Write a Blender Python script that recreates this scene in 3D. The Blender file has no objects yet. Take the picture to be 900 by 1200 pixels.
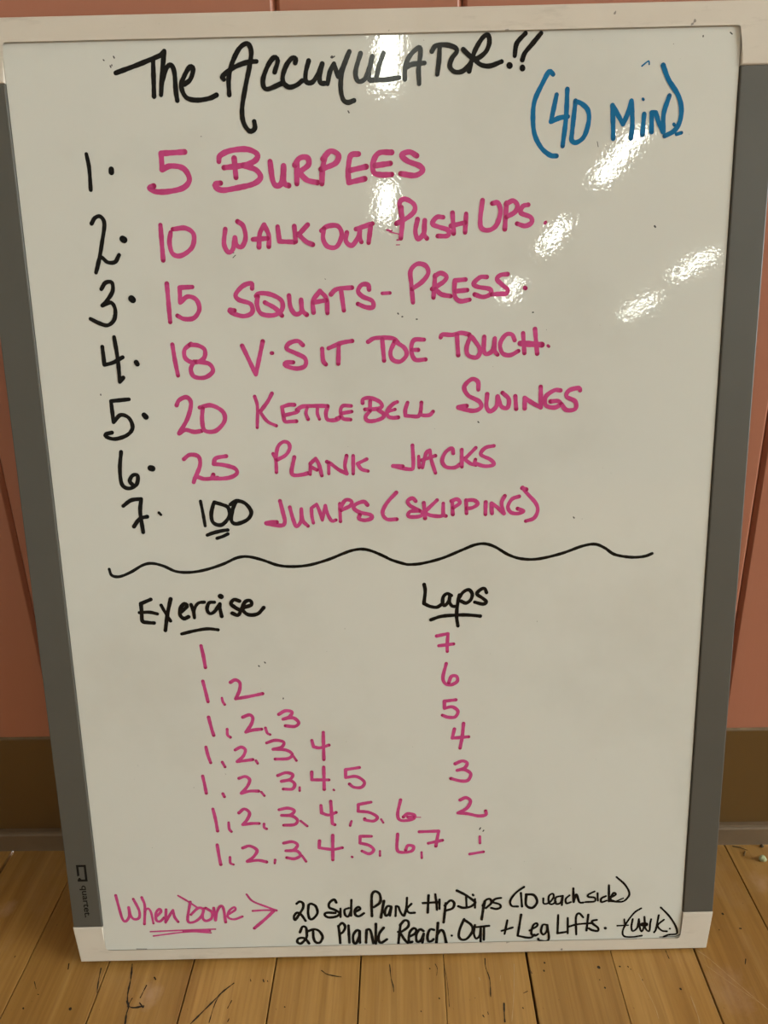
import bpy, bmesh, math, random
from mathutils import Vector, Matrix

# ---------------------------------------------------------------- camera, world, exposure
sc = bpy.context.scene
COL = sc.collection
sc.view_settings.view_transform = 'Standard'
sc.view_settings.look = 'None'
sc.view_settings.exposure = 0.0
sc.view_settings.gamma = 1.0
sc.view_settings.use_curve_mapping = False
try:
    sc.cycles.use_denoising = True
    sc.cycles.max_bounces = 10
    sc.cycles.sample_clamp_indirect = 6.0
except Exception:
    pass

CAM_LOC = Vector((0.0, -0.491652, 0.478846))
PITCH, YAW, ROLL, FPX = 0.371079, -0.030316, -0.032045, 902.811
def cam_axes():
    sy, cy, sp, cp = math.sin(YAW), math.cos(YAW), math.sin(PITCH), math.cos(PITCH)
    f = Vector((sy*cp, cy*cp, -sp)); r = Vector((cy, -sy, 0)); u = r.cross(f)
    cr, sr = math.cos(ROLL), math.sin(ROLL)
    return cr*r + sr*u, -sr*r + cr*u, f
cr_, cu_, cf_ = cam_axes()
cam = bpy.data.cameras.new('camera')
cam_ob = bpy.data.objects.new('camera', cam)
COL.objects.link(cam_ob)
m = Matrix.Identity(4)
for i in range(3):
    m[i][0], m[i][1], m[i][2], m[i][3] = cr_[i], cu_[i], -cf_[i], CAM_LOC[i]
cam_ob.matrix_world = m
cam.sensor_fit = 'VERTICAL'
cam.sensor_height = 24.0
cam.lens = FPX/1200.0*24.0
cam.clip_start = 0.01
sc.camera = cam_ob

world = bpy.data.worlds.new('world')
sc.world = world
world.use_nodes = True
bg = world.node_tree.nodes['Background']
bg.inputs[0].default_value = (0.80, 0.88, 0.88, 1)
bg.inputs[1].default_value = 31.0

LAMP_POWER = 34.5          # emission of the ceiling tubes' diffusers
LAMP_COLOR = (0.93, 0.97, 0.83, 1)
CEIL = 3.1

# ---------------------------------------------------------------- helpers
def link(name, mesh, mat=None, parent=None, loc=None):
    o = bpy.data.objects.new(name, mesh)
    COL.objects.link(o)
    if mat and not mesh.materials: mesh.materials.append(mat)
    if parent: o.parent = parent
    if loc is not None: o.location = loc
    return o

def bm_obj(name, bm, mat, parent=None, loc=None, smooth=False):
    bmesh.ops.recalc_face_normals(bm, faces=bm.faces)
    me = bpy.data.meshes.new(name)
    bm.to_mesh(me); bm.free()
    if smooth:
        for p in me.polygons: p.use_smooth = True
    return link(name, me, mat, parent, loc)

def add_box(bm, x0, x1, y0, y1, z0, z1, bev=0.0, seg=1):
    vs = [bm.verts.new((x, y, z)) for z in (z0, z1) for y in (y0, y1) for x in (x0, x1)]
    fs = [bm.faces.new([vs[i] for i in q]) for q in
          ((0,2,3,1),(4,5,7,6),(0,1,5,4),(1,3,7,5),(3,2,6,7),(2,0,4,6))]
    if bev:
        es = list({e for f in fs for e in f.edges})
        bmesh.ops.bevel(bm, geom=es, offset=bev, segments=seg, affect='EDGES', profile=0.5)

def box(name, x0, x1, y0, y1, z0, z1, mat, parent=None, bev=0.0, seg=1):
    bm = bmesh.new(); add_box(bm, x0, x1, y0, y1, z0, z1, bev, seg)
    return bm_obj(name, bm, mat, parent)

def add_prism(bm, pts, z0, z1, bev=0.0, seg=2):
    lo = [bm.verts.new((x, y, z0)) for x, y in pts]
    hi = [bm.verts.new((x, y, z1)) for x, y in pts]
    top = bm.faces.new(hi); bm.faces.new(lo[::-1])
    n = len(pts)
    for i in range(n):
        bm.faces.new((lo[i], lo[(i+1) % n], hi[(i+1) % n], hi[i]))
    if bev:
        bmesh.ops.bevel(bm, geom=list(top.edges), offset=bev, segments=seg, affect='EDGES', profile=0.6)

def tag(o, label=None, cat=None, group=None, kind=None):
    if label: o['label'] = label
    if cat: o['category'] = cat
    if group: o['group'] = group
    if kind: o['kind'] = kind
    return o

def struct(o, label=None):
    return tag(o, label, None, None, 'structure')

# ---------------------------------------------------------------- materials
def new_mat(name):
    ma = bpy.data.materials.new(name); ma.use_nodes = True
    nt = ma.node_tree; nt.nodes.clear()
    out = nt.nodes.new('ShaderNodeOutputMaterial')
    b = nt.nodes.new('ShaderNodeBsdfPrincipled')
    nt.links.new(b.outputs[0], out.inputs[0])
    return ma, nt, b, out

def coords(nt, scale=(1, 1, 1), kind='Object', rnd=False):
    tc = nt.nodes.new('ShaderNodeTexCoord'); mp = nt.nodes.new('ShaderNodeMapping')
    mp.inputs['Scale'].default_value = scale
    nt.links.new(tc.outputs[kind], mp.inputs[0])
    if rnd:
        oi = nt.nodes.new('ShaderNodeObjectInfo')
        mu = nt.nodes.new('ShaderNodeMath'); mu.operation = 'MULTIPLY'; mu.inputs[1].default_value = 57.0
        nt.links.new(oi.outputs['Random'], mu.inputs[0])
        cb = nt.nodes.new('ShaderNodeCombineXYZ')
        nt.links.new(mu.outputs[0], cb.inputs[0]); nt.links.new(mu.outputs[0], cb.inputs[2])
        nt.links.new(cb.outputs[0], mp.inputs['Location'])
    return mp.outputs[0]

def noise(nt, vec, scale, detail=4, rough=0.55, dist=0.0):
    n = nt.nodes.new('ShaderNodeTexNoise')
    n.inputs['Scale'].default_value = scale; n.inputs['Detail'].default_value = detail
    n.inputs['Roughness'].default_value = rough; n.inputs['Distortion'].default_value = dist
    nt.links.new(vec, n.inputs['Vector'])
    return n.outputs[0]

def ramp(nt, fac, stops):
    r = nt.nodes.new('ShaderNodeValToRGB')
    e = r.color_ramp.elements
    while len(e) < len(stops): e.new(0.5)
    for i, (p, c) in enumerate(stops):
        e[i].position = p; e[i].color = c if len(c) == 4 else (*c, 1)
    nt.links.new(fac, r.inputs[0])
    return r.outputs[0]

def mix(nt, fac, a, b, mode='MIX'):
    n = nt.nodes.new('ShaderNodeMix'); n.data_type = 'RGBA'; n.blend_type = mode
    for s, v in ((0, fac), (6, a), (7, b)):
        if hasattr(v, 'is_linked'): nt.links.new(v, n.inputs[s])
        elif isinstance(v, (int, float)): n.inputs[s].default_value = v
        else: n.inputs[s].default_value = (*v[:3], 1)
    return n.outputs[2]

def bump(nt, b, height, strength, dist):
    bp = nt.nodes.new('ShaderNodeBump')
    bp.inputs['Strength'].default_value = strength; bp.inputs['Distance'].default_value = dist
    nt.links.new(height, bp.inputs['Height']); nt.links.new(bp.outputs[0], b.inputs['Normal'])

def g(v): return (v, v, v)

def simple(name, col, rough=0.5, var=0.12, nscale=40, bstr=0.0, bdist=0.0005, spec=0.5):
    ma, nt, b, _ = new_mat(name)
    v = coords(nt); n = noise(nt, v, nscale)
    c = mix(nt, n, tuple(x*(1-var) for x in col), tuple(min(1, x*(1+var)) for x in col))
    nt.links.new(c, b.inputs['Base Color'])
    b.inputs['Roughness'].default_value = rough
    b.inputs['Specular IOR Level'].default_value = spec
    if bstr: bump(nt, b, noise(nt, v, nscale*3), bstr, bdist)
    return ma

def mat_board():
    ma, nt, b, _ = new_mat('glossy_whiteboard')
    v = coords(nt)
    cloud = noise(nt, v, 7, 5, 0.6)                       # faint wiped-ink haze
    c = ramp(nt, cloud, [(0.3, (0.57, 0.562, 0.515)), (0.5, (0.62, 0.615, 0.57)), (0.75, (0.635, 0.63, 0.585))])
    sp = noise(nt, coords(nt, (1, 1, 1)), 420, 2, 0.5)
    spm = ramp(nt, sp, [(0.0, g(0)), (0.785, g(0)), (0.80, g(1))])
    c = mix(nt, spm, c, (0.14, 0.13, 0.12))
    nt.links.new(c, b.inputs['Base Color'])
    b.inputs['Specular IOR Level'].default_value = 0.5
    r = ramp(nt, noise(nt, v, 14, 3), [(0.3, g(0.02)), (0.7, g(0.04))])
    nt.links.new(r, b.inputs['Roughness'])
    fine = noise(nt, v, 400, 1.5, 0.6)
    bump(nt, b, fine, 1.0, 0.000021)
    return ma

def mat_ink(name, col, dark, cover, rough):
    ma, nt, b, out = new_mat(name)
    at = nt.nodes.new('ShaderNodeAttribute'); at.attribute_name = 'pool'; at.attribute_type = 'GEOMETRY'
    v = coords(nt)
    n = ramp(nt, noise(nt, v, 90, 3), [(0.35, g(0.0)), (0.7, g(0.45))])
    f = nt.nodes.new('ShaderNodeMath'); f.operation = 'MAXIMUM'
    nt.links.new(at.outputs['Fac'], f.inputs[0]); nt.links.new(n, f.inputs[1])
    c = mix(nt, f.outputs[0], col, dark)
    nt.links.new(c, b.inputs['Base Color'])
    b.inputs['Roughness'].default_value = rough
    b.inputs['Specular IOR Level'].default_value = 0.18
    tr = nt.nodes.new('ShaderNodeBsdfTransparent')
    tr.inputs[0].default_value = (*[min(1, x*1.1) for x in col], 1)
    mx = nt.nodes.new('ShaderNodeMixShader'); mx.inputs[0].default_value = cover
    nt.links.new(tr.outputs[0], mx.inputs[1]); nt.links.new(b.outputs[0], mx.inputs[2])
    nt.links.new(mx.outputs[0], out.inputs[0])
    return ma

def mat_cream():
    ma, nt, b, _ = new_mat('scuffed_cream_plastic')
    v = coords(nt, (1, 1, 1)); s = coords(nt, (8, 40, 8))
    c = mix(nt, noise(nt, v, 30, 4), (0.56, 0.495, 0.42), (0.64, 0.58, 0.505))
    gr = ramp(nt, noise(nt, s, 2.2, 6, 0.7), [(0.0, g(0)), (0.56, g(0)), (0.78, g(0.5))])
    c = mix(nt, gr, c, (0.26, 0.22, 0.18))
    sp = ramp(nt, noise(nt, v, 160, 2), [(0.0, g(0)), (0.74, g(0)), (0.77, g(0.8))])
    c = mix(nt, sp, c, (0.12, 0.10, 0.09))
    nt.links.new(c, b.inputs['Base Color'])
    b.inputs['Roughness'].default_value = 0.42
    bump(nt, b, noise(nt, v, 400, 2), 0.12, 0.0003)
    return ma

def mat_pink():
    ma, nt, b, _ = new_mat('salmon_painted_wood')
    v = coords(nt, (1, 1, 1), rnd=True)
    grain = noise(nt, coords(nt, (60, 60, 2.0), rnd=True), 3.0, 4, 0.6)
    c = mix(nt, noise(nt, v, 5, 4), (0.37, 0.138, 0.080), (0.43, 0.165, 0.098))
    nt.links.new(c, b.inputs['Base Color'])
    b.inputs['Roughness'].default_value = 0.42
    bump(nt, b, grain, 0.18, 0.0006)
    return ma

WORN = [(-0.305, -0.066, 0.013, 0.55), (-0.176, -0.135, 0.016, 0.5), (0.262, -0.048, 0.016, 0.5), (0.205, -0.135, 0.030, 0.35), (-0.225, -0.08, 0.012, 0.3)]
def mat_floor():
    ma, nt, b, _ = new_mat('varnished_maple_strip')
    oi = nt.nodes.new('ShaderNodeObjectInfo')
    gv = coords(nt, (55, 3.0, 1), rnd=True)
    g1 = noise(nt, gv, 1.6, 6, 0.62, 0.6)
    g2 = noise(nt, coords(nt, (420, 9, 1), rnd=True), 1.0, 3, 0.6)
    c = ramp(nt, g1, [(0.25, (0.28, 0.132, 0.031)), (0.45, (0.38, 0.200, 0.050)), (0.58, (0.43, 0.235, 0.064)), (0.75, (0.50, 0.295, 0.092))])
    c = mix(nt, ramp(nt, g2, [(0.32, g(0.34)), (0.58, g(0))]), c, (0.22, 0.105, 0.028))
    tint = ramp(nt, oi.outputs['Random'], [(0.0, (0.84, 0.82, 0.78)), (1.0, (1.10, 1.10, 1.12))])
    c = mix(nt, 1.0, c, tint, 'MULTIPLY')
    # worn greyish varnish patches and small dirt dots
    wv = coords(nt, (1, 0.7, 1))
    w = ramp(nt, noise(nt, wv, 14, 5, 0.65), [(0.0, g(0)), (0.55, g(0)), (0.72, g(0.35))])
    c = mix(nt, w, c, (0.40, 0.25, 0.13))
    geo = nt.nodes.new('ShaderNodeNewGeometry')
    for cx, cy, rr, st in WORN:
        mpn = nt.nodes.new('ShaderNodeMapping'); mpn.inputs['Location'].default_value = (-cx/rr, -cy/(rr*1.4), 0)
        mpn.inputs['Scale'].default_value = (1/rr, 1/(rr*1.4), 0)
        nt.links.new(geo.outputs['Position'], mpn.inputs[0])
        ln = nt.nodes.new('ShaderNodeVectorMath'); ln.operation = 'LENGTH'; nt.links.new(mpn.outputs[0], ln.inputs[0])
        ad = nt.nodes.new('ShaderNodeMath'); ad.operation = 'ADD'
        nt.links.new(ln.outputs['Value'], ad.inputs[0]); nt.links.new(noise(nt, wv, 90, 4, 0.7), ad.inputs[1])
        c = mix(nt, ramp(nt, ad.outputs[0], [(0.55, g(st)), (1.0, g(0.0))]), c, (0.50, 0.32, 0.20))
    d = ramp(nt, noise(nt, wv, 260, 2, 0.5), [(0.0, g(0)), (0.74, g(0)), (0.78, g(0.8))])
    c = mix(nt, d, c, (0.07, 0.035, 0.012))
    nt.links.new(c, b.inputs['Base Color'])
    r = ramp(nt, noise(nt, wv, 25, 4), [(0.3, g(0.34)), (0.7, g(0.5))])
    nt.links.new(r, b.inputs['Roughness'])
    bump(nt, b, g1, 0.15, 0.0006)
    return ma

def emis(name, col, strength):
    ma = bpy.data.materials.new(name); ma.use_nodes = True
    nt = ma.node_tree; nt.nodes.clear()
    out = nt.nodes.new('ShaderNodeOutputMaterial'); e = nt.nodes.new('ShaderNodeEmission')
    e.inputs[0].default_value = col; e.inputs[1].default_value = strength
    nt.links.new(e.outputs[0], out.inputs[0])
    return ma

M = dict(
    board=mat_board(), cream=mat_cream(), pink=mat_pink(), maple=mat_floor(),
    rail=simple('grey_rail_plastic', (0.080, 0.075, 0.064), 0.45, 0.08, 25, 0.1, 0.0003),
    back=simple('dark_board_backing', (0.02, 0.018, 0.015), 0.8),
    logo=simple('dark_logo_print', (0.009, 0.008, 0.007), 0.6, spec=0.1),
    base=simple('brown_painted_baseboard', (0.115, 0.060, 0.016), 0.38, 0.10, 14, 0.15, 0.0006),
    shoe=simple('dusty_taupe_trim', (0.150, 0.100, 0.058), 0.5, 0.25, 30, 0.2, 0.0006),
    caulk=simple('old_caulk_line', (0.17, 0.115, 0.06), 0.8, 0.6, 60, 0.3),
    sub=simple('dark_subfloor', (0.012, 0.007, 0.003), 0.9),
    plaster=simple('warm_plaster', (0.33, 0.31, 0.27), 0.8, 0.05, 4),
    ceil=simple('ceiling_paint', (0.55, 0.54, 0.51), 0.85, 0.04, 4),
    housing=simple('white_enamel', (0.75, 0.74, 0.70), 0.4, 0.02, 5),
    lamp=emis('lamp_diffuser_glow', LAMP_COLOR, LAMP_POWER),
    crack=simple('dirt_filled_crack', (0.022, 0.013, 0.006), 0.8),
    scuff=simple('pale_scratch', (0.46, 0.30, 0.14), 0.6),
    chip=simple('pale_green_chip', (0.42, 0.46, 0.27), 0.35, 0.3, 300),
    straw=simple('dry_dark_straw', (0.075, 0.045, 0.012), 0.7),
    black=mat_ink('black_marker_ink', (0.008, 0.007, 0.006), (0.004, 0.004, 0.004), 0.985, 0.16),
    pink_ink=mat_ink('pink_marker_ink', (0.68, 0.088, 0.30), (0.40, 0.020, 0.11), 0.80, 0.3),
    blue=mat_ink('blue_marker_ink', (0.001, 0.150, 0.350), (0.001, 0.080, 0.20), 0.92, 0.3),
    smear=mat_ink('grey_marker_specks', (0.10, 0.09, 0.085), (0.05, 0.05, 0.05), 0.85, 0.5),
)
M['pink'], M['salmon'] = M['pink_ink'], M['pink']

# ---------------------------------------------------------------- marker ribbons
def catmull(pts, step):
    if len(pts) == 2:
        n = max(2, int((pts[1]-pts[0]).length/step))
        return [pts[0].lerp(pts[1], i/n) for i in range(n+1)]
    P = [2*pts[0]-pts[1]] + pts + [2*pts[-1]-pts[-2]]
    out = []
    for i in range(1, len(P)-2):
        p0, p1, p2, p3 = P[i-1:i+3]
        n = max(1, int(math.ceil((p2-p1).length/step)))
        for k in range(n):
            t = k/n
            out.append(0.5*((2*p1) + (p2-p0)*t + (2*p0-5*p1+4*p2-p3)*t*t + (3*p1-p0-3*p2+p3)*t*t*t))
    out.append(pts[-1].copy())
    return out

def ribbons(text, step, z0, zstep, rng, wobble=0.06):
    """text: one stroke per line, 'width:x,y x,y / x,y' in millimetres; returns verts, faces, pool values"""
    V, F, A = [], [], []
    for si, line in enumerate(text.strip().splitlines()):
        w, rest = line.split(':'); w = float(w)
        runs, cur = [], []
        for tok in rest.split():
            if tok == '/':
                runs.append(cur); cur = [cur[-1]]
            else:
                cur.append(Vector([float(t) for t in tok.split(',')]))
        runs.append(cur)
        path = []
        for r in runs:
            if len(r) > 1:
                s = catmull(r, step)
                path += s if not path else s[1:]
        L = [0.0]
        for a, b in zip(path, path[1:]): L.append(L[-1] + (b-a).length)
        tot = max(L[-1], 1e-6)
        ph = rng.uniform(0, 6.28)
        zb = z0 + (si % 9)*zstep*10
        def half(i):
            q = 1 + wobble*math.sin(ph + L[i]*0.55) + wobble*0.5*math.sin(2.1*ph + L[i]*1.7)
            return w*0.5*q
        def pool(i):
            e = min(L[i], tot-L[i])
            return max(0.0, 1 - e/(w*0.45))*(0.95 if L[i] > tot/2 else 0.6)
        # discs at the ends and at every joint turning sharply, quads between
        n = len(path)
        def disc(i, k=10):
            c = len(V); h = half(i); zz = zb + min(i, 60)*zstep*0.15
            V.append((path[i].x, path[i].y, zz)); A.append(pool(i))
            for j in range(k):
                an = 6.28318*j/k
                V.append((path[i].x + h*math.cos(an), path[i].y + h*math.sin(an), zz)); A.append(pool(i))
            for j in range(k): F.append((c, c+1+j, c+1+(j+1) % k))
        dirs = []
        for i in range(n-1):
            d = path[i+1]-path[i]
            dirs.append(d.normalized() if d.length > 1e-6 else (dirs[-1] if dirs else Vector((1, 0))))
        prev = None
        # half discs as caps
        for i in range(n):
            if i == 0: t = dirs[0]
            elif i == n-1: t = dirs[-1]
            else:
                t = dirs[i-1] + dirs[i]
                if dirs[i-1].dot(dirs[i]) < 0.55:
                    # sharp turn: close this run, round it and start a new one
                    nrm = Vector((-dirs[i-1].y, dirs[i-1].x)); h = half(i); zz = zb + min(i, 60)*zstep*0.15
                    a = len(V); V.append((*(path[i]+nrm*h), zz)); V.append((*(path[i]-nrm*h), zz)); A += [pool(i)]*2
                    F.append((prev, prev+1, a+1, a))
                    c = len(V); V.append((*path[i], zz)); A.append(pool(i))
                    o = dirs[i]; nn = Vector((-o.y, o.x))
                    side = -1 if dirs[i-1].x*o.y - dirs[i-1].y*o.x > 0 else 1
                    a0 = math.atan2((nrm*side).y, (nrm*side).x); a1 = math.atan2((nn*side).y, (nn*side).x)
                    dlt = (a1-a0+math.pi) % (2*math.pi) - math.pi
                    if abs(dlt) > 3.0: dlt = -side*abs(dlt)
                    k = 6
                    for j in range(k+1):
                        an = a0 + dlt*j/k
                        V.append((path[i].x + h*math.cos(an), path[i].y + h*math.sin(an), zz)); A.append(pool(i))
                        if j: F.append((c, c+j, c+j+1))
                    prev = len(V); V.append((*(path[i]+nn*h), zz)); V.append((*(path[i]-nn*h), zz)); A += [pool(i)]*2
                    continue
                t = t.normalized() if t.length > 1e-6 else dirs[i]
            nrm = Vector((-t.y, t.x)); h = half(i); zz = zb + min(i, 60)*zstep*0.15
            a = len(V); V.append((*(path[i]+nrm*h), zz)); V.append((*(path[i]-nrm*h), zz)); A += [pool(i)]*2
            if prev is not None: F.append((prev, prev+1, a+1, a))
            prev = a
            if i in (0, n-1):
                s = -1 if i == 0 else 1
                c = len(V); V.append((*path[i], zz)); A.append(pool(i)); k = 6
                for j in range(k+1):
                    an = math.pi*j/k - math.pi/2
                    p = path[i] + (t*s)*(h*math.cos(an)) + nrm*(h*math.sin(an))
                    V.append((*p, zz)); A.append(pool(i))
                    if j: F.append((c, c+j, c+j+1))
    return V, F, A

def ink_object(name, text, mat, parent, rng, step=0.9, z0=0.03, zstep=0.002, scale=0.001, wobble=0.06):
    V, F, A = ribbons(text, step, z0, zstep, rng, wobble)
    me = bpy.data.meshes.new(name)
    me.from_pydata([(x*scale, y*scale, z*scale) for x, y, z in V], [], F)
    # every ribbon faces up (+z)
    me.update()
    flip = [p.index for p in me.polygons if p.normal.z < 0]
    if flip:
        bmx = bmesh.new(); bmx.from_mesh(me); bmx.faces.ensure_lookup_table()
        bmesh.ops.reverse_faces(bmx, faces=[bmx.faces[i] for i in flip])
        bmx.to_mesh(me); bmx.free()
    at = me.attributes.new('pool', 'FLOAT', 'POINT')
    for i, v in enumerate(A): at.data[i].value = v
    return link(name, me, mat, parent)

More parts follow.
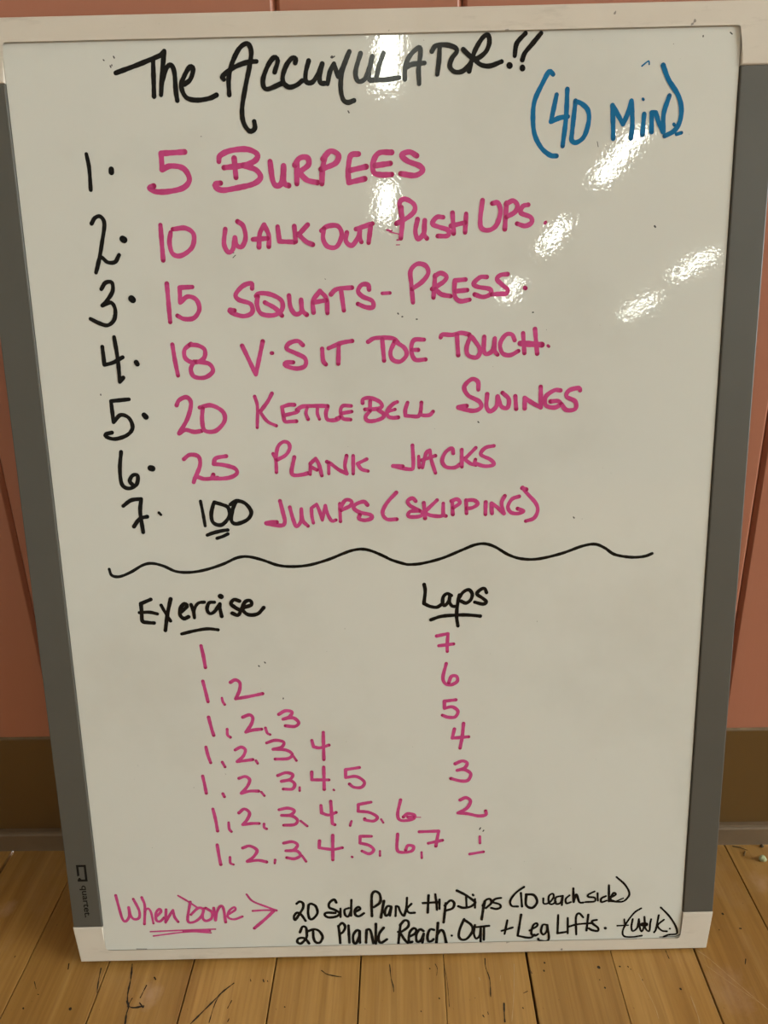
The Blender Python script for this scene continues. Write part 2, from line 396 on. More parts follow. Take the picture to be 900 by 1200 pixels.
# ---------------------------------------------------------------- traced handwriting (board millimetres)
INK = [
  ('title', 'black marker title written along the top of the board', 'black', '''
2.55:-137.8,555.2 -125.1,559.1 -112.7,563.4 / -110.9,565.2
2.58:-117.2,561.2 -117.7,551.9 -118.2,543.3
2.58:-110.9,565.2 -112.6,555.9 -114.4,543.9
2.58:-113.6,549.7 -110.4,556.9 -107.8,558.3 -106.3,554.8 -106.2,545.3 -105.8,540.9
2.58:-101.3,548.9 -98.0,551.2 -96.1,556.1 -97.8,557.3 -101.0,553.1 -103.1,547.9 -101.0,542.5 -95.6,540.9 -88.6,541.6 -84.5,543.2
2.59:-77.6,543.1 -77.4,551.0 -75.5,557.7 -71.0,565.4 -66.5,567.9 -64.5,564.2 -65.8,557.0 -68.7,546.6 -71.1,536.1 -70.7,529.2 -67.7,524.8 -64.8,526.1 -64.9,529.6
2.56:-80.0,550.8 -80.4,552.6 -73.8,556.7 -66.8,558.9 -62.0,559.2
2.57:-52.5,553.8 -50.6,559.3 -52.5,560.9 -56.1,556.8 -59.1,549.6 -57.3,545.5 -49.1,548.1
2.57:-41.3,558.0 -40.9,560.0 -42.9,560.4 -46.1,556.9 -48.3,551.5 -47.8,548.1 -44.9,546.2 -40.9,547.2 -38.0,549.2
2.57:-34.1,558.9 -35.9,553.2 -35.9,548.8 -32.6,548.4 -29.2,552.6 -26.9,557.3 / -28.6,550.2 -27.9,547.9 -25.9,547.7
2.55:-24.4,547.4 -22.9,553.3 -20.6,557.2 / -19.4,553.2 -18.5,551.0 / -16.4,554.7 -12.2,562.9
2.58:-12.2,562.9 -16.1,553.9 -17.4,546.0 -16.4,539.8 -13.9,538.0 -10.4,538.9
2.57:-6.2,561.9 -8.8,554.6 -9.1,550.6 -7.5,548.2 -4.0,549.7 -1.2,556.0 -0.0,560.3 / -1.7,553.6 -1.8,549.0 0.4,548.8
2.57:6.0,561.7 3.6,555.9 1.7,548.8 / 7.3,548.8 14.2,549.7
2.57:17.2,548.8 17.7,555.4 20.5,560.6 24.9,564.0 25.8,561.4 24.7,553.5 24.9,546.4
2.56:17.3,554.1 21.4,556.0 27.9,556.5
2.55:31.9,562.1 34.0,564.7 39.8,565.0 44.6,563.4 45.1,561.4 42.6,558.4 41.5,554.5 44.1,551.8 48.4,552.1 52.3,555.6 53.2,558.0 51.3,560.1 48.6,562.6
2.57:36.1,564.2 35.7,557.7 34.7,550.8
2.56:51.8,552.0 53.2,557.3 55.2,562.5 59.0,568.1 61.8,569.3 62.6,565.8 60.9,561.5 57.1,558.5 54.2,557.7
2.56:54.7,557.7 58.1,555.0 62.9,554.3 69.2,556.3
2.56:81.8,569.7 78.2,566.3 76.8,563.8 76.2,559.0
2.56:90.1,569.6 85.4,564.4 81.6,560.2 80.3,556.9
3.21:73.4,554.4 73.6,554.2
3.21:80.4,553.2 80.5,552.7'''),
  ('duration', 'blue marker note in brackets at the upper right', 'blue', '''
2.62:97.0,549.5 94.7,550.8 91.3,545.1 87.3,536.8 86.5,528.3 87.6,519.7 91.4,512.9 96.2,509.1 99.8,508.6
2.60:99.1,539.4 96.3,526.0 / 100.9,527.8 105.5,528.4
2.62:104.8,542.0 104.5,527.9 103.0,513.6
2.59:109.4,536.1 108.8,529.7 108.0,520.2 107.9,516.4 110.5,515.2 114.6,518.2 116.9,525.7 116.2,531.4 112.5,534.8 109.4,535.8
2.61:130.5,516.8 130.1,525.5 129.5,533.5 / 132.3,529.2 135.6,523.9 / 137.9,529.1 139.7,535.5 / 140.7,524.3 140.2,516.6
2.61:146.9,528.7 146.4,518.4
1.62:145.8,536.3 146.1,535.9
2.59:151.3,519.7 151.0,529.3 / 153.1,529.2 / 155.2,524.0 157.7,519.6 / 157.5,528.7 160.1,537.6
2.61:155.9,552.6 159.2,545.5 164.7,537.9 166.9,531.3 166.5,524.7 163.7,520.0 158.6,517.4
1.86:163.3,523.3 163.7,522.8
1.87:165.0,518.2 167.7,518.9
0.82:144.5,552.5 148.0,554.9 148.4,553.2'''),
  ('numbering', 'black marker numbers one to seven down the left', 'black', '''
2.26:-157.7,515.2 -156.9,507.8 -157.2,496.8
3.05:-144.8,507.1 -144.9,505.6
2.30:-158.5,479.2 -156.4,482.1 -153.3,482.8 -151.4,478.8 -153.8,468.7 -156.3,459.6 -158.7,453.0 / -155.5,461.0 -151.6,458.4 -147.4,458.5 -144.8,462.2
3.58:-142.0,470.7 -141.2,470.2
2.34:-156.6,444.0 -153.9,447.4 -150.3,447.4 -150.3,442.7 -153.6,438.1 -156.9,435.0 / -151.9,436.5 -149.8,432.7 -151.0,426.9 -155.0,424.0 -159.7,425.3 -164.4,427.8
3.63:-140.0,438.4 -139.3,437.7
2.36:-159.2,412.1 -159.0,401.9 / -153.9,403.0 -148.1,405.9
2.37:-151.9,417.4 -151.0,405.3 -151.0,392.0 / -148.8,394.3
2.96:-140.5,402.9 -139.9,401.8
2.41:-146.7,381.8 -157.3,381.0 / -157.0,368.6 / -152.5,372.8 -147.7,370.9 -146.1,365.2 -149.8,360.9 -157.0,358.8 -162.1,360.2 -162.0,361.8 -158.5,362.6
3.25:-138.7,372.5 -137.7,371.3
2.45:-154.2,351.1 -155.9,340.7 -155.5,331.6 -151.5,329.0 -146.8,331.4 -145.7,336.6 -148.6,336.9 -150.7,333.5 -148.8,330.8
3.55:-137.6,341.0 -136.5,340.7
2.48:-156.0,318.4 -150.9,321.8 -144.8,322.5 / -146.1,314.5 -145.4,301.9
2.47:-150.7,305.6 -146.8,310.3 -142.2,311.5
1.80:-134.9,313.8 -133.8,312.5'''),
  ('burpees_line', 'pink marker first exercise line', 'pink', '''
3.01:-103.9,515.1 -116.8,514.6 / -116.9,506.4 / -112.1,508.1 -105.2,506.7 -102.3,501.1 -105.9,496.8 -114.3,495.0 -121.4,495.1 -124.6,497.0 -122.3,498.0
3.00:-85.5,509.8 -84.6,512.8 -78.8,515.2 -69.7,515.7 -64.2,513.0 -65.8,509.7 -72.3,507.6 -82.9,506.6
3.01:-72.3,507.6 -65.4,505.1 -63.1,501.1 -67.2,497.9 -75.8,496.1 -84.4,495.0 -88.2,496.7 -88.1,498.4 -85.3,498.7
3.01:-77.0,511.3 -76.6,501.4
3.01:-57.4,509.2 -56.5,499.7 -54.6,496.7 -51.6,498.2 -50.1,506.8 / -50.2,498.2 -47.8,496.6
3.01:-42.7,507.9 -43.2,497.4
3.01:-43.9,507.0 -41.2,510.5 -37.0,510.8 -36.4,507.1 -41.8,503.3 / -37.5,499.2 -31.9,497.8
3.01:-27.1,511.5 -28.8,504.3 -29.4,497.1
3.00:-28.3,509.8 -24.2,513.7 -19.8,511.7 -21.6,507.5 -29.5,504.6
3.01:-8.8,512.0 -13.1,511.2 -14.7,504.0 -14.6,497.4 / -5.7,499.2
3.00:-13.6,503.7 -4.8,505.4
3.01:9.4,512.4 2.4,512.2 -0.8,507.7 -0.7,502.4 3.5,501.0 9.2,501.1
3.00:0.1,505.8 8.6,506.8
3.01:23.1,510.4 19.2,512.4 15.0,511.0 17.8,507.9 24.7,505.1 26.1,502.5 21.9,500.3 14.1,501.4'''),
  ('walkout_line', 'pink marker second exercise line', 'pink', '''
2.69:-120.3,477.6 -120.3,458.8
2.67:-114.9,473.5 -116.0,467.9 -114.6,462.1 -109.9,461.1 -103.6,465.3 -102.1,472.1 -106.4,475.6 -113.6,475.2
2.66:-84.3,474.6 -85.5,466.7 -83.4,462.3 -80.7,463.9 -79.2,470.0 / -78.4,465.9 -75.6,465.1 -73.2,469.8 -74.2,476.0 -77.2,478.5
2.68:-66.0,464.6 -65.2,471.7 -62.5,476.4 / -60.2,470.9 -60.5,464.8
2.67:-69.2,468.8 -61.0,469.2
2.68:-55.0,475.3 -54.4,467.4 / -46.1,466.9
2.68:-45.7,475.3 -45.3,467.2
2.67:-38.2,475.9 -43.7,470.6
2.68:-43.7,471.2 -39.6,467.1 -35.8,465.3
2.67:-30.8,472.6 -27.1,474.9 -21.4,474.8 -19.4,470.0 -22.5,463.9 -27.5,464.1 -29.9,468.2 -29.3,473.6
2.68:-16.5,471.3 -17.1,466.6 -13.8,464.4 -10.1,469.1 -9.3,472.9 / -9.4,468.4 -8.5,466.1
2.67:-11.4,473.0 -2.1,475.7
2.68:-3.1,474.4 -4.5,465.6
1.19:6.0,472.1 8.4,471.7
0.62:7.5,471.1 13.0,469.7
0.86:11.5,466.7 13.7,466.9
0.48:11.0,464.1 12.9,464.1
2.68:14.2,483.9 14.6,475.9 13.6,467.6
2.67:14.1,479.3 13.3,486.2 16.3,488.2 21.1,485.5 21.5,482.0 18.0,478.7 11.3,475.4
2.68:23.1,477.4 21.8,471.1 23.3,467.0 26.7,470.4 27.1,476.7 / 26.6,469.8 28.2,467.2
2.68:37.4,478.2 33.8,478.3 31.3,474.9 35.0,473.1 40.1,471.3 39.8,468.4 34.3,468.3
2.67:42.6,480.4 43.2,469.5
2.67:50.2,479.7 49.6,469.9
2.67:41.7,473.5 49.6,475.1
2.65:59.3,486.6 58.1,477.2 58.7,472.0 63.0,470.8 67.2,473.5 69.3,480.4 67.8,485.0 64.7,484.8
2.67:72.6,484.9 71.8,471.1
2.66:72.4,484.3 76.2,486.0 78.7,483.6 77.5,480.2 72.7,477.5
2.67:84.7,483.7 81.7,483.0 80.6,479.6 86.1,477.2 86.7,474.3 83.1,472.6 78.6,473.9
1.67:94.2,473.8 94.6,474.4'''),
  ('squats_line', 'pink marker third exercise line', 'pink', '''
2.63:-119.3,446.1 -119.2,435.6 -119.1,425.0
2.63:-105.0,444.0 -112.2,443.8 / -112.5,435.7 / -108.0,438.8 -103.3,437.0 -101.9,431.7 -105.3,427.0 -110.8,426.5 -114.7,428.4
2.63:-71.2,442.4 -71.3,445.2 -76.2,444.0 -80.7,439.4 -79.1,436.4 -72.5,433.9 -72.0,429.2 -77.2,427.3 -83.8,429.5 -84.5,431.0 -81.9,430.6
2.62:-69.2,438.2 -67.3,439.7 -60.7,438.9 -54.8,435.3 -55.1,430.0 -60.1,427.4 -66.8,428.5 -68.9,433.3 -68.3,437.9
2.63:-64.4,434.6 -58.7,431.3 -55.0,427.1
2.63:-50.5,438.1 -49.9,431.7 -47.3,427.8 -43.9,429.2 -43.7,435.6 / -43.2,429.7 -40.9,427.3
2.63:-36.9,428.4 -36.9,434.9 -32.8,440.1 / -29.3,435.9 -29.0,427.9
2.62:-36.7,434.0 -29.4,435.0
2.61:-26.6,438.2 -23.1,441.0 -14.6,441.6
2.63:-20.9,441.0 -19.6,429.2
2.63:-4.9,440.3 -5.5,443.0 -9.1,443.0 -11.2,439.6 -8.7,436.6 -3.3,434.1 -3.0,430.6 -7.0,430.7 -11.5,432.6
1.94:2.5,438.1 6.9,438.2
2.62:19.9,432.7 19.1,443.0 18.8,449.9 22.5,453.6 27.3,452.6 28.8,448.6 25.4,444.0 19.5,440.1
2.62:32.7,447.3 31.6,435.1
2.62:32.4,446.7 35.7,448.4 39.0,446.6 37.5,443.7 30.8,439.8
2.62:32.6,439.8 36.2,436.8 41.3,435.7
2.62:49.8,444.6 43.8,444.2 / 43.5,438.9 44.1,434.8 47.1,432.8 52.2,433.5
2.62:44.1,438.3 50.8,438.8
2.62:61.9,445.7 58.0,445.6 54.4,442.2 56.8,440.4 63.5,439.1 64.1,436.4 59.9,434.8 55.0,436.3
2.62:73.7,447.0 69.5,446.5 67.7,444.2 71.4,440.6 73.6,438.8 73.2,436.5 69.0,436.3 64.7,436.1
2.62:83.6,439.3 83.9,439.1'''),
  ('sit_line', 'pink marker fourth exercise line', 'pink', '''
2.57:-118.9,412.4 -118.1,403.4 -117.0,394.8
2.55:-108.2,412.5 -112.1,409.3 -111.9,404.4 -107.1,401.9 -101.4,404.2 -100.5,409.0 -104.0,411.5 -108.8,412.1
2.56:-107.1,402.5 -109.3,398.3 -107.7,394.0 -101.6,393.3 -96.6,396.8 -98.6,401.1 -105.9,402.5
2.55:-78.8,410.9 -71.8,394.4 / -66.8,413.0
2.21:-62.1,406.3 -61.6,406.3
2.57:-43.8,410.4 -46.8,412.8 -51.8,411.5 -53.1,408.5 -48.3,406.0 -42.9,402.9 -43.1,398.6 -48.1,397.2 -54.2,398.9 -54.1,400.7 -49.8,400.8
2.57:-32.8,408.1 -32.5,401.4 -31.0,399.2
2.55:-29.1,408.3 -21.7,411.1 -15.3,412.1
2.57:-23.2,409.7 -23.8,399.4
2.55:-6.3,411.4 -2.0,413.4 7.8,413.1 10.9,410.7
2.57:1.9,412.7 2.7,400.6
2.55:9.0,411.1 6.5,405.4 7.6,401.1 11.9,399.8 15.7,403.4 14.5,407.6 9.0,411.3
2.57:26.0,411.9 20.1,411.7 18.5,406.3 20.6,400.8 26.7,400.7
2.56:19.0,406.3 22.5,406.2
2.55:35.5,412.9 36.7,414.5 42.2,414.2 47.1,415.2 52.0,414.2
2.56:44.9,414.1 45.6,402.7
2.55:52.6,413.3 50.5,406.8 51.4,402.5 56.3,401.2 58.2,405.4 54.5,411.5 52.0,413.7
2.57:60.6,412.8 60.4,405.4 61.9,402.9 65.6,405.2 66.7,411.8 / 66.5,405.2 68.3,402.5
2.56:78.1,410.4 76.5,413.6 72.9,413.5 69.8,408.7 71.1,403.3 75.5,402.0 80.4,404.3
2.56:82.9,414.2 83.8,403.0
2.57:89.7,416.4 91.2,402.5
3.45:81.3,408.5 93.8,407.5
1.77:97.3,406.9 97.9,406.4'''),
  ('kettlebell_line', 'pink marker fifth exercise line', 'pink', '''
2.61:-119.2,377.7 -117.4,380.7 -113.0,382.2 -110.7,378.7 -113.3,370.1 -119.0,361.2 / -115.1,363.2 -110.1,361.9 -105.7,362.4
2.60:-105.9,376.1 -99.0,377.2 -92.4,373.3 -91.9,367.7 -97.5,362.2 -103.8,362.6 -104.9,368.6 -104.1,375.5
2.01:-73.3,381.8 -72.0,375.9 -72.8,363.6
2.30:-63.1,383.3 -66.0,378.4 -70.3,373.2
2.01:-71.0,373.3 -66.7,367.2 -61.5,364.4
2.31:-50.3,376.4 -53.5,376.5 -57.6,375.3 / -57.1,370.9 -56.3,366.9 -53.3,366.7 -49.6,366.8
2.30:-56.8,370.3 -49.0,372.1 -48.3,373.4
2.40:-49.0,373.4 -45.6,375.3 -39.6,375.5 -30.9,375.3
2.00:-42.9,374.6 -43.7,371.3 -42.6,367.8
2.00:-36.9,374.5 -37.1,371.1 -36.0,367.7
2.41:-30.9,375.0 -32.1,371.0 -31.2,367.3 -26.5,367.0 -23.8,368.5
2.21:-17.1,375.0 -22.1,375.1 -23.5,371.8 -22.3,367.8 -17.7,367.0
2.20:-22.9,370.8 -16.9,371.7
2.00:-26.0,367.9 -24.0,368.7
2.40:-10.4,376.5 -10.0,378.8 -6.0,379.4 -0.7,377.3 0.9,374.6 -1.5,373.0 -9.1,372.8
2.40:-1.5,372.3 1.8,369.9 1.1,367.6 -3.6,366.0 -7.7,366.1 -8.9,368.5 -6.2,371.8
2.20:-5.9,377.7 -6.2,372.4
2.31:9.9,376.7 7.2,375.4 3.8,371.5 4.4,368.5 7.1,367.5 10.3,367.7
2.00:4.5,371.2 8.5,372.4
2.40:15.9,376.2 14.5,372.0 14.5,368.6 / 17.8,368.2 22.1,368.1 23.5,371.1 24.0,376.0
2.30:23.5,370.4 24.2,368.7 28.5,368.6 30.8,370.6
2.60:57.3,382.7 57.0,387.3 53.4,388.8 49.1,384.6 51.3,379.6 57.8,375.9 58.8,372.3 54.2,370.5 45.5,372.6 50.5,373.5
2.59:62.5,380.0 62.1,372.9 64.3,370.0 67.9,372.8 68.6,378.5 / 70.8,372.7 74.4,371.9 75.1,376.9 71.4,380.6
2.60:78.9,378.5 79.5,371.1
2.59:84.5,371.2 84.4,377.4 / 88.8,374.4 93.9,371.5 / 93.7,383.6
2.60:105.2,381.2 101.6,381.3 96.7,377.8 96.8,372.8 101.9,371.3 105.4,373.3 103.9,375.1 99.6,374.9
2.60:116.7,380.9 116.0,382.4 110.3,381.1 108.9,377.6 114.0,374.6 114.2,370.3 109.1,369.7 105.9,373.3'''),
  ('plank_line', 'pink marker sixth exercise line', 'pink', '''
2.54:-117.4,345.9 -113.7,348.4 -108.7,347.3 -108.1,342.1 -111.5,334.5 -112.6,331.9 / -110.9,335.1 -105.9,333.7 -98.2,334.2
2.54:-92.2,347.1 -98.4,346.0 -99.9,342.6 / -93.9,341.8 -87.6,339.7 -86.6,336.5 -91.8,334.0 -100.7,334.0 -100.6,336.2
2.14:-64.3,347.9 -62.9,343.9 -62.9,336.7
2.23:-62.9,344.7 -61.3,351.8 -58.0,354.8 -54.9,354.0 -54.3,350.8 -56.9,346.9 -62.1,344.2
2.44:-51.8,345.6 -53.8,337.3 -52.7,334.8 -47.9,334.9 -43.9,335.8
2.04:-42.5,341.8 -42.8,335.0
2.34:-42.5,341.4 -39.2,344.5 / -37.4,340.9 -35.9,334.1
2.34:-42.2,339.4 -38.7,337.6
2.03:-31.7,335.2 -31.5,341.5
2.33:-32.6,342.4 -30.3,341.1 -25.7,337.4 -21.0,334.9 / -22.0,339.7 -20.8,345.7
2.34:-16.9,345.6 -17.2,334.8
2.24:-8.9,343.4 -14.5,340.8 / -12.2,337.5 -8.3,336.2
2.34:18.4,351.0 18.7,338.9 16.7,336.7 6.5,338.9 12.4,338.6
2.03:22.0,344.4 22.2,337.6
2.24:24.1,337.6 26.4,346.1 28.6,347.8 / 29.6,341.6 31.9,334.1
2.23:23.7,342.0 31.9,344.5
2.34:42.5,345.7 41.8,348.7 38.1,346.6 35.9,341.5 38.1,337.7 43.2,337.1 46.6,339.0
2.24:47.6,347.8 47.6,337.5
2.23:55.9,348.7 49.1,341.9
2.24:48.6,342.6 52.7,339.3 56.0,338.3
2.33:66.6,349.6 61.5,348.5 58.9,344.6 64.5,341.5 66.7,338.5 61.6,337.5 55.7,339.5 55.7,341.7'''),
  ('hundred', 'black marker figure with a double underline', 'black', '''
2.06:-109.4,320.2 -108.4,312.3 -107.7,305.0
2.46:-101.8,318.4 -103.5,312.1 -102.6,306.8 -97.6,305.4 -92.7,310.6 -93.0,315.8 -96.7,317.9 -101.1,319.3
2.46:-91.6,317.8 -87.6,319.9 -82.6,318.2 -79.3,312.9 -81.9,308.3 -88.5,305.8 -91.6,307.9 -90.5,314.5 -88.3,319.0
2.38:-106.8,299.2 -103.1,300.5 -97.8,301.7 -94.2,302.1
2.17:-101.0,297.1 -97.4,298.2 -94.3,299.7'''),
  ('skipping_line', 'pink marker seventh exercise line', 'pink', '''
2.58:-61.7,319.3 -60.3,312.3 -59.4,306.6 -61.6,304.1 -70.7,305.6 -67.1,306.3 -64.3,306.3
2.37:-56.0,315.3 -54.2,307.3 -52.4,303.3 -49.4,307.2 -49.1,314.1 / -48.6,307.1 -45.5,303.4
2.16:-42.2,305.3 -42.9,309.5 -43.0,314.4 / -39.8,316.8 / -38.0,311.8 -36.7,306.9 / -34.6,315.8 / -33.2,310.1 -31.0,306.3 -28.5,306.8
2.17:-25.8,316.8 -25.8,305.8
2.36:-25.9,313.6 -22.5,318.8 -18.9,318.3 -19.4,315.5 -25.1,312.7
2.47:-9.2,315.6 -11.4,317.7 -16.2,316.2 -17.5,313.8 -14.0,311.2 -7.6,309.5 -6.9,307.4 -10.9,306.2 -14.5,307.2 -14.0,309.6
2.37:8.3,322.8 2.5,316.5 -0.2,310.7 2.2,306.6 8.2,306.4
2.37:19.8,317.3 17.9,319.2 15.0,317.4 16.7,314.4 22.9,310.8 24.0,309.2 21.2,307.7 15.4,308.0 16.3,310.9 21.8,311.4
2.37:24.7,316.2 25.4,306.6
2.37:32.7,317.6 25.4,310.7
2.37:25.4,310.1 28.6,308.3 34.3,307.6 36.6,308.5
2.37:36.4,315.5 36.4,308.7 38.0,307.7
2.37:41.8,316.8 42.1,308.6
2.37:41.2,316.8 44.7,317.9 46.4,315.5 42.4,312.7
2.37:50.1,317.1 50.4,309.0
2.37:50.1,317.1 54.9,317.0 57.2,314.7 53.8,312.4 50.4,312.1
2.37:62.0,315.7 61.8,308.1
2.36:65.8,308.6 65.4,315.0 / 68.6,312.6 73.0,308.4 / 71.5,314.9 73.4,319.3
2.37:82.0,318.7 77.7,317.1 75.3,312.5 77.3,308.9 81.8,308.2 84.7,309.6 81.2,311.2
2.38:84.0,324.1 86.8,320.4 92.0,314.4 93.3,309.7 91.1,305.1 86.2,303.4
2.56:83.6,323.7 86.3,322.9'''),
  ('dividing_wave', 'thin black wavy line dividing the board', 'black', '''
1.93:-168.3,279.2 -167.1,275.2 -162.4,274.3 -155.4,276.9 -147.4,281.3 -141.6,282.2 -135.0,280.4 -127.6,276.8 -119.1,276.0 -109.4,277.4 -98.6,280.7 -89.8,284.5 -83.0,285.1 -74.6,282.9 -65.2,279.3 -56.6,278.2 -46.0,278.9 -34.4,282.0 -24.8,285.7 -19.0,287.6 -13.2,288.2 -7.5,286.9 0.0,283.4 4.7,280.9 12.3,278.3 15.8,277.8 23.1,278.3 35.4,281.3 47.6,286.2 55.6,289.3 61.7,289.8 67.8,287.7 75.9,282.6 84.1,279.8 94.3,279.5 108.4,282.6 120.4,286.8 128.4,288.0 134.6,285.5 140.9,281.2 151.1,279.2 159.1,279.6 163.8,281.3'''),
  ('exercise_heading', 'black marker underlined left column heading', 'black', '''
2.54:-144.6,259.2 -150.9,256.6 / -150.9,251.0 -151.0,245.3 -147.7,244.2 -143.8,243.8
2.22:-152.4,250.8 -146.1,250.9 -141.3,249.7
2.12:-138.5,255.3 -136.4,250.6 -133.5,244.9
2.55:-132.3,259.2 -135.0,249.6 -137.2,238.8
2.54:-126.5,250.6 -122.5,254.2 -123.9,255.9 -126.5,253.5 -127.3,248.9 -125.1,246.3 -122.1,247.4
2.21:-120.0,255.3 -118.9,251.2 -118.5,246.6 / -118.4,251.7 -115.6,256.0 -111.7,256.7
2.33:-105.4,256.5 -108.8,256.1 -110.3,252.0 -108.8,249.2 -105.8,250.4 -102.1,255.4 / -102.2,251.9 -101.5,247.2
3.16:-101.5,260.3 -101.0,260.0
2.54:-89.9,256.9 -93.2,257.9 -95.3,255.3 -92.6,252.6 -89.8,250.5 -91.5,247.7 -94.8,249.1
2.53:-88.7,252.3 -82.8,254.2 -83.4,257.0 -86.6,256.1 -88.3,251.5 -85.1,247.9 -79.3,248.2 -75.2,252.2
2.23:-127.3,236.2 -118.9,238.1 -111.0,239.2 -104.4,238.4'''),
  ('laps_heading', 'black marker underlined right column heading', 'black', '''
2.33:24.3,264.8 24.9,260.5 24.0,252.5 / 27.7,250.6 31.9,249.9 34.8,251.6
2.33:41.0,257.3 38.4,258.6 36.0,256.5 35.7,252.2 37.1,251.0 39.5,254.0 40.2,257.7 / 39.8,253.4 41.3,250.6 43.0,250.2
2.34:46.0,257.5 44.8,251.4 44.2,244.0 45.0,237.4
2.32:45.4,255.1 48.3,259.3 51.8,260.8 53.9,258.0 53.0,254.3 50.1,252.2 47.1,253.5
2.32:62.7,258.7 61.5,261.4 58.8,260.6 56.8,257.9 60.0,255.4 62.7,252.8 60.6,251.3 55.4,252.7
2.33:28.2,241.8 34.7,243.9 43.6,244.5 51.2,244.4 58.9,243.5'''),
  ('lap_counts', 'pink marker lap counts down the right column', 'pink', '''
2.25:31.7,231.0 38.8,232.4 / 38.3,225.4 38.3,220.6
2.25:33.0,224.5 42.3,225.5
2.27:37.6,212.5 35.5,203.4 36.8,199.1 40.4,198.0 44.5,200.3 44.1,203.7 40.9,203.8 39.1,199.5
2.29:43.6,187.7 36.3,186.9 / 36.3,182.0 / 41.3,182.9 44.9,179.8 43.1,175.9 38.5,175.8 34.9,177.3
2.31:42.6,167.5 41.2,161.1 / 51.7,161.8
2.32:48.5,171.3 47.6,161.9 46.2,153.9
2.34:43.0,142.9 47.6,144.8 50.8,143.2 49.0,139.7 44.3,138.2 / 49.0,138.6 53.1,135.5 51.3,130.9 46.6,130.5 40.2,132.4
2.36:46.2,116.7 50.0,118.3 53.0,115.7 50.7,110.7 44.7,107.2 / 50.7,106.6 58.2,104.7 63.0,105.4 63.0,108.4
1.70:59.2,89.5 59.3,84.4
2.05:52.5,76.3 61.6,77.8'''),
  ('first_row', 'pink marker first row of exercise numbers', 'pink', '''
2.36:-115.8,228.1 -114.8,221.1 -114.1,213.5'''),
  ('second_row', 'pink marker second row of exercise numbers', 'pink', '''
2.28:-116.4,204.3 -115.1,196.8 -114.1,190.2
1.74:-105.1,192.6 -104.7,190.0 -103.6,188.0
2.27:-99.0,203.1 -95.9,204.7 -93.1,202.7 -93.6,197.5 -96.4,191.8 / -87.6,193.2 -79.1,194.9'''),
  ('third_row', 'pink marker third row of exercise numbers', 'pink', '''
2.30:-114.5,179.5 -113.2,171.8 -112.1,166.8
1.97:-103.2,170.9 -103.2,166.9 -101.5,165.2
2.30:-92.7,179.0 -88.4,180.5 -86.3,178.4 -87.6,173.8 -91.3,168.6 / -86.6,169.9 -81.1,170.4
1.86:-78.6,171.2 -77.6,167.6 -75.8,166.5
2.30:-69.6,180.4 -65.2,182.8 -61.0,181.8 -63.0,178.5 -67.0,177.0 / -60.6,177.8 -57.1,174.4 -59.7,171.8 -65.7,172.4'''),
  ('fourth_row', 'pink marker fourth row of exercise numbers', 'pink', '''
2.21:-117.7,158.7 -116.8,152.9 -115.4,147.5
1.99:-107.9,147.8 -106.3,144.3
2.21:-99.0,156.2 -95.1,158.1 -92.4,156.1 -94.1,151.6 -98.2,147.9 / -92.9,148.5 -88.0,149.1
1.88:-86.0,148.3 -85.0,146.3
2.21:-78.4,160.7 -72.8,162.4 -67.4,161.0 -68.9,157.5 -74.5,156.1 / -66.3,155.4 -62.3,152.3 -65.2,149.3 -73.5,149.1
1.66:-62.3,152.0 -59.8,147.7
2.20:-49.2,161.8 -48.3,157.2 / -44.2,156.4 -38.3,158.2
2.21:-41.6,167.3 -42.0,148.0'''),
  ('fifth_row', 'pink marker fifth row of exercise numbers', 'pink', '''
2.23:-121.3,138.1 -120.4,131.6 -119.8,125.7
2.01:-109.0,125.1 -108.1,122.8
2.23:-97.8,135.9 -93.6,137.1 -90.9,134.7 -92.6,130.1 -96.8,125.1 / -91.4,126.5 -85.6,126.4
1.67:-83.8,125.7 -81.9,122.9
2.23:-72.5,137.3 -67.1,139.2 -62.7,137.8 -64.5,134.5 -70.2,133.1 / -64.6,133.6 -61.7,130.9 -63.5,127.4 -69.3,127.5
1.67:-58.6,128.5 -58.7,126.0
2.22:-50.2,139.4 -50.4,133.7 / -39.3,133.4
2.23:-42.3,142.7 -42.6,126.6
1.67:-36.5,126.3 -36.2,125.9
2.23:-19.2,141.7 -28.2,140.4 / -28.4,134.7 / -21.4,135.3 -16.3,131.3 -18.2,127.5 -23.1,127.6 -26.0,130.0'''),
  ('sixth_row', 'pink marker sixth row of exercise numbers', 'pink', '''
2.26:-116.3,114.1 -115.1,106.5 -114.3,97.8
1.92:-106.6,103.9 -106.5,99.2 -105.2,97.1
2.25:-99.4,110.8 -95.7,113.6 -92.4,110.7 -94.1,106.0 -97.4,102.1 / -91.4,102.8 -86.5,102.7
1.92:-83.3,102.3 -83.4,99.7 -81.8,98.6
2.25:-72.9,112.5 -67.0,113.5 -62.8,111.5 -65.8,108.4 -71.4,108.3 / -64.4,107.6 -61.1,104.4 -63.3,101.3 -70.4,101.0
1.80:-59.0,103.9 -54.9,100.0
2.25:-45.2,115.0 -45.0,109.5 / -40.5,107.8 -35.5,109.6
2.25:-38.7,117.9 -38.2,101.4 / -36.6,100.6
1.69:-25.5,103.0 -26.5,99.6
2.25:-12.3,116.5 -20.7,115.0 / -20.9,110.0 / -13.7,109.0 -8.5,105.5 -10.9,102.6 -16.8,103.6 -16.8,104.4
1.47:-6.0,103.8 -4.6,101.2
2.25:7.1,117.7 5.0,106.9 7.2,102.6 14.7,103.3 16.2,106.3 11.7,107.5 8.7,105.1
2.25:11.7,105.0 15.5,104.9
0.68:15.5,104.8 20.1,104.6'''),
